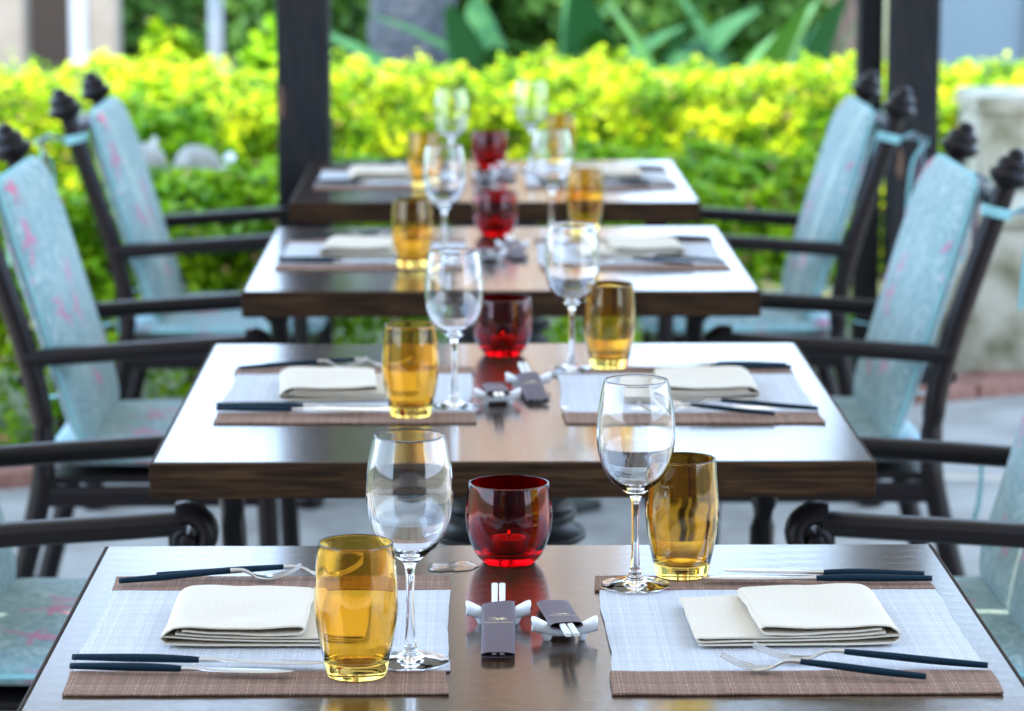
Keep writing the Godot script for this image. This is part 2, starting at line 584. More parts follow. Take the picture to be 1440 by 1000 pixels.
func build_setting() -> void:
	var g := part("ground", box(Vector3(300, 0.2, 300), Vector3(0, -0.13, -60), 0.01), M.soil, self)
	tag(g, "garden soil and grass around the terrace", "ground", "", "structure")
	var s := Shape.new()
	var poly := [Vector2(-9, 8), Vector2(9, 8), Vector2(9, edge_z(9)), Vector2(-9, edge_z(-9))]
	var top := []
	var low := []
	for p in poly:
		top.append(Vector3(p.x, 0, p.y)); low.append(Vector3(p.x, -0.1, p.y))
	var add_quad := func(a, b, c, d): s.quad(s.add(a), s.add(b), s.add(c), s.add(d))
	add_quad.call(top[0], top[1], top[2], top[3])
	add_quad.call(low[3], low[2], low[1], low[0])
	for i in 4: add_quad.call(top[i], low[i], low[(i + 1) % 4], top[(i + 1) % 4])
	tag(part("pavement", s.mesh(true), M.pave, self), "pale grey terrace paving under the tables", "pavement", "", "structure")
	# brick edging along the terrace's far edge
	var ed := thing("brick_edging", "reddish brick edging strip along far side of paving", "edging", Vector3.ZERO)
	ed.set_meta("kind", "structure")
	var bm := box(Vector3(0.195, 0.07, 0.095), Vector3.ZERO, 0.004)
	var dir := Vector3(1, 0, EDGE_SLOPE).normalized()
	var yaw := atan2(-dir.z, dir.x)
	for row in 2:
		for i in 26:
			var p := Vector3(-1.16, 0.0, edge_z(-1.16)) + dir * (i * 0.205 - 2.0 + row * 0.1) + dir.cross(Vector3.UP) * -(0.06 + row * 0.105)
			part("brick", bm, M.brick, ed, Transform3D(Basis(Vector3.UP, yaw), p + Vector3(0, 0.0 + rng.randf() * 0.006, 0)))
	# stepped garden wall on the right
	var w := thing("garden_wall", "stained stepped concrete garden wall right of the pergola posts", "wall", Vector3(2.55, 0, -9.45))
	part("wall_base", box(Vector3(2.5, 0.46, 0.95), Vector3(0, 0.22, 0.30), 0.01), M.concrete, w)
	part("ledge", box(Vector3(2.54, 0.045, 0.99), Vector3(0, 0.4735, 0.30), 0.012), M.concrete, w)
	part("upper_wall", box(Vector3(2.3, 0.23, 0.4), Vector3(0.09, 0.6125, -0.02), 0.01), M.concrete, w)
	part("coping", box(Vector3(2.32, 0.06, 0.42), Vector3(0.09, 0.7535, -0.02), 0.012), M.concrete, w)
	# the restaurant itself, behind the camera: it keeps the light off what faces it
	var rs := thing("restaurant_building", "timber clad restaurant front closing the terrace behind the viewer", "building", Vector3(0, 0, 3.2))
	part("wall", box(Vector3(12.5, 4.6, 0.3), Vector3(0, 2.2, 0.3), 0.02), M.clad, rs)
	for x in [-4.8, -2.4, 0.0, 2.4, 4.8]:
		var fr := part("window", box(Vector3(1.7, 2.1, 0.08), Vector3(x, 1.25, 0.12), 0.01), M.post, rs)
		part("pane", box(Vector3(1.56, 1.96, 0.02), Vector3(x, 1.25, 0.072), 0.003), M.darkpane, fr)
	build_pergola()
	build_background()

func build_pergola() -> void:
	var t := thing("pergola", "dark timber pergola posts standing in front of the sunlit hedge", "pergola", Vector3.ZERO)
	# the front beam follows the slanting edge of the terrace
	var pm := box(Vector3(0.131, 2.42, 0.131), Vector3(0, 1.15, 0), 0.006)
	for x in [-0.473, 1.175]:
		var p := part("post", pm, M.post, t, Transform3D(Basis.IDENTITY, Vector3(x, 0, -7.72 if x < 0 else -8.5)))
		# a scraped patch on the dark stain
		var sc := Shape.new()
		var pts := []
		for k in 9:
			var a := TAU * k / 9
			pts.append(Vector3(cos(a) * 0.008 * (1.0 + 0.4 * sin(k * 2.7)), 0.76 + sin(a) * 0.045, 0.067))
		var c := sc.add(Vector3(0, 0.76, 0.067))
		var ids := []
		for q in pts: ids.append(sc.add(q))
		for k in 9: sc.tri(c, ids[(k + 1) % 9], ids[k])
		part("scraped_patch", sc.mesh(false), M.post_scar, p, Transform3D(Basis.IDENTITY, Vector3(-0.055 if x < 0 else -0.04, 0.13 if x < 0 else -0.1, 0.0)))
	var thin := box(Vector3(0.068, 2.42, 0.1), Vector3(0, 1.15, 0), 0.006)
	part("post", thin, M.post, t, Transform3D(Basis.IDENTITY, Vector3(1.068, 0, -8.62)))
	for x in [-1.5, 1.5]:
		part("post", pm, M.post, t, Transform3D(Basis.IDENTITY, Vector3(x, 0, 2.2)))
	part("beam", box(Vector3(3.8, 0.22, 0.14), Vector3.ZERO, 0.006), M.post, t, Transform3D(Basis(Vector3.UP, atan(0.473)), Vector3(0, 2.47, -7.944)))
	part("beam", box(Vector3(3.5, 0.22, 0.14), Vector3(0, 2.47, 2.2), 0.006), M.post, t)
	var raf := box(Vector3(0.08, 0.14, 11.9), Vector3.ZERO, 0.004)
	for x in [-1.6, -0.8, 0.0, 0.8, 1.6]:
		part("rafter", raf, M.post, t, Transform3D(Basis.IDENTITY, Vector3(x, 2.652, -3.4)))
	# cream canvas stretched over the rafters, bay by bay
	for bay in 4:
		for k in 4:
			var cs := Shape.new()
			var up := []
			for row in 9:
				var line := []
				for col in 13:
					var u := row / 8.0
					var v := col / 12.0
					line.append(cs.add(Vector3(-1.6 + 0.8 * (bay + u), 2.728 - 0.035 * sin(u * PI) * (0.6 + 0.4 * sin(v * PI)), 2.5 - 12.1 * (k + v) / 4.0 - 0.01 * k)))
				up.append(line)
			for row in 8:
				for col in 12: cs.quad(up[row][col], up[row][col + 1], up[row + 1][col + 1], up[row + 1][col])
			part("canvas_panel", cs.mesh(false), M.canvas, t)

func leaf_mesh(aspect: float, cup: float) -> ArrayMesh:
	var s := Shape.new()
	var rows := [[0.0, 0.02], [0.28, 0.36], [0.62, 0.42], [0.88, 0.22], [1.0, 0.0]]
	var prev := []
	for r in rows:
		var y: float = sin(r[0] * PI) * 0.06
		var wd: float = r[1] * aspect
		var cur := [s.add(Vector3(-wd, y + wd * cup, r[0] - 0.5)), s.add(Vector3(0, y, r[0] - 0.5)), s.add(Vector3(wd, y + wd * cup, r[0] - 0.5))]
		if prev:
			s.quad(prev[0], prev[1], cur[1], cur[0])
			s.quad(prev[1], prev[2], cur[2], cur[1])
		prev = cur
	return s.mesh(false)

func foliage(called: String, parent: Node, mesh: Mesh, m: Material, xfs: Array, cols: Array) -> void:
	var mm := MultiMesh.new()
	mm.transform_format = MultiMesh.TRANSFORM_3D
	mm.use_colors = true
	mm.mesh = mesh
	mm.instance_count = xfs.size()
	for i in xfs.size():
		mm.set_instance_transform(i, xfs[i])
		mm.set_instance_color(i, cols[i])
	var o := MultiMeshInstance3D.new()
	o.name = called
	o.multimesh = mm
	o.material_override = m
	parent.add_child(o, true)
	o.set_meta("kind", "stuff")

func rand_basis(up_bias: Vector3, size: float) -> Basis:
	var y := (Vector3(rng.randfn(), rng.randfn(), rng.randfn()).normalized() + up_bias).normalized()
	var x := y.cross(Vector3(rng.randfn(), rng.randfn(), rng.randfn())).normalized()
	return Basis(x, y, x.cross(y)).scaled(Vector3.ONE * size)

# hedge between two points: clumped leaves near its skin
func hedge(called: String, label: String, a: Vector3, b: Vector3, width: float, height: float, count: int, leaf_size: float, palette: Array, bumpy: float, seed_: int, leggy := 0.0) -> void:
	var t := thing(called, label, "hedge", a)
	var along := (b - a)
	var length := along.length()
	var u := along / length
	var side := u.cross(Vector3.UP)
	var n := noise_of(seed_, 0.9, 3)
	var tone := noise_of(seed_ + 1, 1.6, 3)
	rng.seed = seed_
	var xfs := []
	var cols := []
	while xfs.size() < count:
		var s := rng.randf() * length
		var p := Vector2(rng.randf_range(-0.5, 0.5) * width, rng.randf() * height)
		# skin depth: keep mostly what is near the outside
		var top: float = height + n.get_noise_2d(s * 2.2, p.x * 2.2) * bumpy
		var half: float = width * 0.5 + n.get_noise_2d(s * 2.2 + 50.0, p.y * 2.5) * bumpy * 0.8
		var depth: float = min(top - p.y, half - abs(p.x))
		if rng.randf() < 0.12: p.y = top + rng.randf() * bumpy * 0.6; depth = 0.0
		if depth < 0.0 or rng.randf() > exp(-depth * 9.0) + 0.06: continue
		if rng.randf() < leggy * (1.0 - smoothstep(0.35, 0.75, p.y / height)): continue
		# clumps with gaps between
		var q := u * s + side * p.x + Vector3(0, p.y, 0)
		if n.get_noise_3dv(q * 6.0) < 0.03 - 0.22 * rng.randf(): continue
		var out: Vector3 = (side * sign(p.x) if half - abs(p.x) < top - p.y else Vector3.UP)
		xfs.append(Transform3D(rand_basis(out * 0.6 + Vector3(0, 0.8, 0.3), leaf_size * rng.randf_range(0.7, 1.3)), q))
		var c: float = clamp(0.58 + tone.get_noise_3dv(q * 3.0) * 0.9 + rng.randf_range(-0.3, 0.3), 0.0, 0.999) * (palette.size() - 1)
		var k := int(c)
		var col: Color = palette[k].lerp(palette[k + 1], c - k)
		if rng.randf() < 0.035: col = Color(0.40, 0.24, 0.10)
		cols.append(col)
	foliage("foliage", t, G.leaf, M.leaf, xfs, cols)
	for i in int(length / 0.35):
		var s0 := (i + 0.5) * 0.35
		var base := u * s0 + side * rng.randf_range(-0.1, 0.1)
		var pts := [base + Vector3(0, -0.05, 0), base + Vector3(rng.randf_range(-0.03, 0.03), height * 0.4, 0), base + u * rng.randf_range(-0.12, 0.12) + side * rng.randf_range(-0.1, 0.1) + Vector3(0, height * 0.85, 0)]
		part("stem", loft(spline(pts, 3), [0.016, 0.015, 0.014, 0.012, 0.010, 0.007, 0.004], [0.016, 0.015, 0.014, 0.012, 0.010, 0.007, 0.004], 6), M.twig, t)

func blade_mesh(length: float, width: float, bend: float, tilt: float) -> ArrayMesh:
	# a thick tapering leaf rising outwards along +x
	var pts := []
	var w := []
	var h := []
	var p := Vector3.ZERO
	var ang := tilt
	for i in 13:
		var t := i / 12.0
		pts.append(p)
		w.append(max(0.002, width * (0.45 + 0.55 * sin(min(1.0, t * 2.2) * PI / 2)) * pow(1.0 - t, 0.55)))
		h.append(max(0.002, 0.018 * (1.0 - t)))
		p += Vector3(cos(ang), sin(ang), 0) * length / 12.0
		ang -= bend / 12.0
	return loft(pts, w, h, 8, 1.0, Vector3(0, 0, 1))

func rosette(label: String, at: Vector3, n: int, length: float, width: float, m: Material, seed_: int) -> void:
	var t := thing("agave_plant", label, "plant", at, 0.0, "broad leaved plants beyond the hedge")
	rng.seed = seed_
	var kinds := []
	for k in 3: kinds.append(blade_mesh(length * (0.8 + 0.2 * k), width, 0.5 + 0.35 * k, 1.35 - 0.3 * k))
	for i in n:
		var b := Basis(Vector3.UP, TAU * i / n + rng.randf_range(-0.3, 0.3))
		part("leaf", kinds[i % 3], m, t, Transform3D(b, b.x * 0.05 - Vector3(0, 0.03, 0)))

func bush(called: String, label: String, at: Vector3, r: Vector3, count: int, leaf_size: float, palette: Array, seed_: int) -> Node3D:
	var t := thing(called, label, "bush", at)
	crown("foliage", t, Vector3(0, r.y, 0), r, count, leaf_size, palette, seed_)
	part("stem", loft([Vector3(0, -0.05, 0), Vector3(0.01, r.y * 0.6, 0), Vector3(0.03, r.y * 1.4, 0.02)], [0.03, 0.02, 0.008], [0.03, 0.02, 0.008], 7), M.twig, t)
	return t

func crown(called: String, parent: Node, c: Vector3, r: Vector3, count: int, leaf_size: float, palette: Array, seed_: int) -> void:
	rng.seed = seed_
	var n := noise_of(seed_, 0.5, 3)
	var xfs := []
	var cols := []
	while xfs.size() < count:
		var d := Vector3(rng.randfn(), rng.randfn(), rng.randfn()).normalized()
		var rad := pow(rng.randf(), 0.4) * (0.85 + 0.5 * n.get_noise_3dv(d * 2.0))
		var q := d * rad * r
		if n.get_noise_3dv(q * 9.0 / r.length()) < -0.1: continue
		xfs.append(Transform3D(rand_basis(d * 0.5 + Vector3(0, 0.4, 0), leaf_size * rng.randf_range(0.7, 1.3)), c + q))
		var k := rng.randf() * 0.999 * (palette.size() - 1)
		cols.append(palette[int(k)].lerp(palette[int(k) + 1], k - int(k)))
	foliage(called, parent, G.leaf, M.leaf, xfs, cols)

func build_background() -> void:
	G.leaf = leaf_mesh(0.75, 0.25)
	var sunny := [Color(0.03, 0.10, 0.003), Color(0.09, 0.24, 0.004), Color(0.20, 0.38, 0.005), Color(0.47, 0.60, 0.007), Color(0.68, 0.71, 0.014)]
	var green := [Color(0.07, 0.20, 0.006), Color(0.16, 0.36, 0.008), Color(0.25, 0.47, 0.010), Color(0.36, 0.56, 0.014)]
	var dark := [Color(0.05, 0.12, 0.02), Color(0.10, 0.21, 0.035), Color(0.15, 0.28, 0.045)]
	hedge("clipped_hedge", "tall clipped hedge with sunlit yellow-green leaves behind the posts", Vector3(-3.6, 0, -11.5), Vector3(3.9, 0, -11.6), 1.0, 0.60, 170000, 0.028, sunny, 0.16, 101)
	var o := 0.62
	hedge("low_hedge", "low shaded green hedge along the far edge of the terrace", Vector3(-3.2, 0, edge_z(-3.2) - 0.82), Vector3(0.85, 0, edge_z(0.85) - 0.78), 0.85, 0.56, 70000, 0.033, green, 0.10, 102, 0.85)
	# pale stones and a white flowering plant behind the low hedge, left
	var rk := thing("stone_pile", "pale rough stones piled behind the low hedge at left", "stones", Vector3(-1.0, 0, -9.45))
	rng.seed = 5
	var rn := noise_of(9, 0.02, 3)
	for i in 7:
		var e := Vector3(rng.randf_range(0.09, 0.13), rng.randf_range(0.08, 0.12), 0.1)
		var pos: Vector3 = [Vector3(-0.14, 0.09, 0), Vector3(0.1, 0.09, 0.03), Vector3(0.3, 0.09, 0), Vector3(-0.08, 0.27, 0.01), Vector3(0.14, 0.27, 0), Vector3(-0.07, 0.46, 0), Vector3(0.10, 0.455, 0.02)][i]
		if i > 4: e = Vector3(0.06, 0.09, 0.07)
		part("stone", pillow(e, 0.6, 10, rn, 0.03), M.rock, rk, Transform3D(Basis(Vector3.UP, i * 0.9), pos * Vector3(1, 1.17, 1)))
	var fp := thing("flowering_plant", "plant with small white flowers behind the left chairs", "plant", Vector3(-1.02, 0, -9.8))
	crown("foliage", fp, Vector3(0, 0.5, 0), Vector3(0.2, 0.3, 0.2), 900, 0.05, green, 21)
	part("stem", tube([Vector3(0, -0.04, 0), Vector3(0.01, 0.25, 0), Vector3(0, 0.6, 0)], 0.012, 6), M.twig, fp)
	for i in 14:
		rng.seed = 300 + i
		var d := Vector3(rng.randfn(), rng.randfn() * 0.7, absf(rng.randfn())).normalized()
		part("flower", G.leaf, M.petal, fp, Transform3D(rand_basis(Vector3(0, 0.3, 0.6), 0.055), Vector3(0, 0.56, 0) + d * Vector3(0.2, 0.2, 0.2)))
	# palm, tree, broad-leaved plants
	var palm := thing("palm_tree", "grey rough palm trunk rising beyond the sunlit hedge", "palm", Vector3(-0.33, 0, -14.6))
	var pr := []
	for i in 60:
		pr.append(Vector2(0.205 - 0.0006 * i + (0.018 if i % 2 else 0.0), -0.05 + i * 0.107))
	pr.push_front(Vector2(0, -0.05)); pr.append(Vector2(0, 6.28))
	part("trunk", lathe(pr, 20), M.palm_bark, palm)
	var fr := Shape.new()
	var spine := []
	for i in 15: spine.append(Vector3(i * 0.13, 0.9 * sin(i * 0.13) - i * i * 0.0085, 0))
	add_loft(fr, spine, even(15, 0.016), even(15, 0.012), 6, 1.0, Vector3(0, 0, 1))
	for i in range(2, 15):
		for sd in [-1.0, 1.0]:
			for hlf in 2:
				var p0: Vector3 = spine[i] + Vector3(0.06 * hlf, 0, 0)
				var ln: float = 0.5 * sin(PI * (i + 1) / 17.0) + 0.12
				var p1: Vector3 = p0 + Vector3(0.35 * ln, -0.25 * ln, sd * ln)
				add_loft(fr, [p0, (p0 + p1) * 0.5 + Vector3(0, 0.03, 0), p1], [0.014, 0.02, 0.002], [0.002, 0.002, 0.001], 4, 1.0, Vector3(1, 0, 0))
	var frm := fr.mesh(true)
	for i in 16:
		part("frond", frm, M.blade, palm, Transform3D(Basis(Vector3.UP, i * 2.4) * Basis(Vector3(0, 0, 1), 0.5 - 0.09 * (i % 9)), Vector3(0, 6.25, 0)))
	var cy := thing("cypress_tree", "tall dark cypress far beyond the garden left of the tower", "tree", Vector3(-1.75, 0, -40.0))
	part("trunk", loft([Vector3(0, -0.05, 0), Vector3(0, 4, 0), Vector3(0, 12, 0)], [0.16, 0.12, 0.03], [0.16, 0.12, 0.03], 9), M.bark, cy)
	crown("crown", cy, Vector3(0, 7.2, 0), Vector3(0.85, 6.2, 0.85), 14000, 0.3, dark, 36)
	var tr := thing("garden_tree", "reddish brown tree trunk just left of the right pergola posts", "tree", Vector3(1.74, 0, -14.8))
	part("trunk", loft(spline([Vector3(0, -0.05, 0), Vector3(0.02, 1.2, 0), Vector3(0.1, 2.6, 0.1), Vector3(0.2, 4.0, 0)], 3), [0.12, 0.1, 0.095, 0.09, 0.088, 0.085, 0.08, 0.07, 0.06, 0.04], [0.12, 0.1, 0.095, 0.09, 0.088, 0.085, 0.08, 0.07, 0.06, 0.04], 10), M.bark, tr)
	for i in 4:
		var b := Basis(Vector3.UP, i * 1.6)
		part("limb", loft([Vector3(0.1, 2.7, 0.1), Vector3(0.1, 3.3, 0.1) + b.x * 0.4, Vector3(0.1, 4.0, 0.1) + b.x * 0.95], [0.045, 0.035, 0.015], [0.045, 0.035, 0.015], 7), M.bark, tr)
	crown("crown", tr, Vector3(0.2, 4.7, 0), Vector3(1.6, 1.0, 1.5), 9000, 0.11, green, 31)
	var st := thing("shade_tree", "leafy tree right of the terrace whose crown shades the garden wall", "tree", Vector3(3.5, 0, -7.4))
	part("trunk", loft(spline([Vector3(0, -0.05, 0), Vector3(0.02, 1.2, 0), Vector3(-0.1, 2.4, 0.1), Vector3(-0.3, 3.6, 0)], 3), [0.14, 0.12, 0.115, 0.11, 0.108, 0.105, 0.1, 0.09, 0.07, 0.04], [0.14, 0.12, 0.115, 0.11, 0.108, 0.105, 0.1, 0.09, 0.07, 0.04], 10), M.bark, st)
	for i in 4:
		var b := Basis(Vector3.UP, i * 1.6)
		part("limb", loft([Vector3(-0.1, 2.4, 0.1), Vector3(-0.2, 3.0, 0.1) + b.x * 0.4, Vector3(-0.3, 3.6, 0.1) + b.x * 0.95], [0.045, 0.035, 0.015], [0.045, 0.035, 0.015], 7), M.bark, st)
	crown("crown", st, Vector3(-0.3, 3.9, 0.2), Vector3(1.7, 0.9, 1.4), 16000, 0.12, green, 33)
	rosette("broad dark green leaves of plant right of the palm trunk", Vector3(0.10, 0, -13.6), 9, 1.3, 0.21, M.blade, 41)
	rosette("broad dark green leaves of plant behind the wine glasses", Vector3(0.55, 0, -13.9), 9, 1.4, 0.22, M.blade, 42)
	rosette("bright green broad leaves of plant near the middle right", Vector3(1.02, 0, -13.5), 7, 1.3, 0.22, M.blade_bright, 43)
	rosette("bluish green broad leaves of plant beside the brown trunk", Vector3(1.35, 0, -14.2), 7, 1.35, 0.16, M.blade, 44)
	bush("round_bush", "round yellow-green bush beyond the hedge at left", Vector3(-1.72, 0, -17.0), Vector3(0.22, 0.31, 0.22), 2600, 0.06, sunny, 51)
	bush("leafy_bush", "bright green leafy bush left of the dark post", Vector3(-0.93, 0, -13.4), Vector3(0.15, 0.42, 0.15), 900, 0.08, green, 52)
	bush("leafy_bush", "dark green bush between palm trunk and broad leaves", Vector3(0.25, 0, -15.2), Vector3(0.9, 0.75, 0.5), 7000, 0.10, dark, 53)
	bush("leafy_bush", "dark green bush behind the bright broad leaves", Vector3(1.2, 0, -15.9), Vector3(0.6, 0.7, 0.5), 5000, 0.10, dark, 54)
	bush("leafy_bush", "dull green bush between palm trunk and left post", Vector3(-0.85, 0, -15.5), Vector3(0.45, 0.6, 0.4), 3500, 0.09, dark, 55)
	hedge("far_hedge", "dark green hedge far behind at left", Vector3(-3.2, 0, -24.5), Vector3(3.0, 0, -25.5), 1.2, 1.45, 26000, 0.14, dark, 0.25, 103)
	var lp := thing("garden_pole", "slim grey pole beyond the hedge at left", "pole", Vector3(-1.50, 0, -17.4))
	part("shaft", lathe([Vector2(0, -0.05), Vector2(0.05, -0.05), Vector2(0.043, 0.3), Vector2(0.04, 2.4), Vector2(0, 2.4)], 14), M.lamp_post, lp)
	part("cap", lathe(spline([Vector2(0, 2.402), Vector2(0.06, 2.402), Vector2(0.05, 2.45), Vector2(0, 2.48)], 4), 14), M.lamp_post, lp)
	# house with pale pillars at the far left
	var hs := thing("pillared_house", "cream house front with pale pillars at far left", "house", Vector3(-4.2, 0, -22.0))
	part("wall", box(Vector3(3.16, 4.4, 0.3), Vector3(-0.1, 2.1, -1.3), 0.02), M.cream, hs)
	part("doorway", box(Vector3(0.62, 2.3, 0.08), Vector3(1.0, 1.0, -1.1), 0.01), M.door, hs)
	for a in [[-0.6, 0.4, M.cream], [0.76, 0.42, M.cream], [1.355, 0.13, M.whitewash], [1.525, 0.2, M.cream]]:
		part("pillar", box(Vector3(a[1], 2.95, 0.3), Vector3(a[0], 1.4, 0), 0.02), a[2], hs)
	part("cornice", box(Vector3(3.3, 0.4, 1.7), Vector3(0.0, 3.085, -0.5), 0.03), M.cream, hs)
	part("roof", box(Vector3(3.6, 0.2, 2.2), Vector3(0.0, 4.415, -0.7), 0.03), M.brick, hs)
	# low blue-grey outbuilding at the right
	var gw := thing("garden_shed", "plain blue-grey building wall at far right beyond hedge", "building", Vector3(4.4, 0, -16.5))
	part("wall", box(Vector3(3.9, 1.95, 1.6), Vector3(0, 0.9, -0.8), 0.02), M.greywall, gw)
	part("corner_strip", box(Vector3(0.09, 1.9, 0.05), Vector3(-1.42, 0.9, 0.03), 0.01), M.lamp_post, gw)
	part("roof", box(Vector3(4.1, 0.12, 1.9), Vector3(0, 1.938, -0.8), 0.02), M.lamp_post, gw)
	# sunlit peach tower whose image lies in the table tops
	var tw := thing("peach_tower", "sunlit peach rendered tower house far beyond the garden", "building", Vector3(0.55, 0, -62.0))
	part("wall", box(Vector3(5.0, 17.0, 5.0), Vector3(0, 8.3, -2.5), 0.05), M.peach, tw)
	part("roof", lathe([Vector2(0, 16.82), Vector2(3.9, 16.82), Vector2(3.7, 17.1), Vector2(0, 18.6)], 4), M.brick, tw, Transform3D(Basis(Vector3.UP, PI / 4), Vector3(0, 0, -2.5)))
	for fl in 4:
		for x in [-1.4, 1.4]:
			var wd := part("window", box(Vector3(0.9, 1.4, 0.1), Vector3(x, 3.2 + fl * 3.6, 0.02), 0.02), M.whitewash, tw)
			part("pane", box(Vector3(0.76, 1.26, 0.03), Vector3(x, 3.2 + fl * 3.6, 0.072), 0.004), M.darkpane, wd)

# ---------------------------------------------------------------- furniture
const WHERE := ["nearest table", "second table", "third table", "farthest table"]
const TABLE_Z := [-2.775, -4.187, -5.72, -7.13]

func build_table(i: int) -> void:
	var lab: String = ["dark varnished wooden table nearest the camera", "dark wooden table second from the camera", "dark wooden table third from the camera", "dark wooden table farthest away, beside the hedge"][i]
	var t := thing("dining_table", lab, "table", Vector3(0, 0, TABLE_Z[i]), 0.0, "row of dark wooden tables")
	part("table_top", box(Vector3(0.892, 0.046, 0.942), Vector3(0, 0.727, 0), 0.0015), M["wood%d" % i], t)
	for sd in [-1.0, 1.0]:
		part("edge_strip", box(Vector3(0.9, 0.0446, 0.0038), Vector3(0, 0.7268, sd * 0.4731), 0.0012), M.wood_edge, t)
		part("edge_strip", box(Vector3(0.0038, 0.0446, 0.9418), Vector3(sd * 0.4481, 0.7268, 0), 0.0012), M.wood_edge, t)
	if not G.has("plate"):
		G.plate = box(Vector3(0.4, 0.008, 0.4), Vector3(0, 0.6995, 0), 0.002)
		var pr := [Vector2(0, 0.02), Vector2(0.085, 0.02), Vector2(0.085, 0.05)]
		for k in 19:
			pr.append(Vector2(0.078 + 0.010 * sin(k * 1.3), 0.06 + k * 0.032))
			pr.append(Vector2(0.100 + 0.008 * cos(k * 2.1), 0.072 + k * 0.032))
			pr.append(Vector2(0.098 + 0.008 * cos(k * 2.1), 0.082 + k * 0.032))
		pr.append(Vector2(0.07, 0.695)); pr.append(Vector2(0, 0.695))
		G.pedestal = lathe(pr, 28)
		G.foot = box(Vector3(0.62, 0.022, 0.09), Vector3(0, 0.0114, 0), 0.004)
	for q in 2: part("foot", G.foot, M.table_metal, t, Transform3D(Basis(Vector3.UP, PI / 4 + q * PI / 2), Vector3(0, q * 0.0004, 0)))
	part("support_plate", G.plate, M.table_metal, t)
	part("pedestal", G.pedestal, M.table_metal, t)

func finial_mesh() -> ArrayMesh:
	return lathe(spline([Vector2(0, 0), Vector2(0.018, 0.0), Vector2(0.016, 0.008), Vector2(0.026, 0.014), Vector2(0.035, 0.026), Vector2(0.034, 0.033), Vector2(0.026, 0.040), Vector2(0.0275, 0.046), Vector2(0.024, 0.056), Vector2(0.015, 0.062), Vector2(0.0155, 0.067), Vector2(0.009, 0.075), Vector2(0, 0.078)], 4), 20)

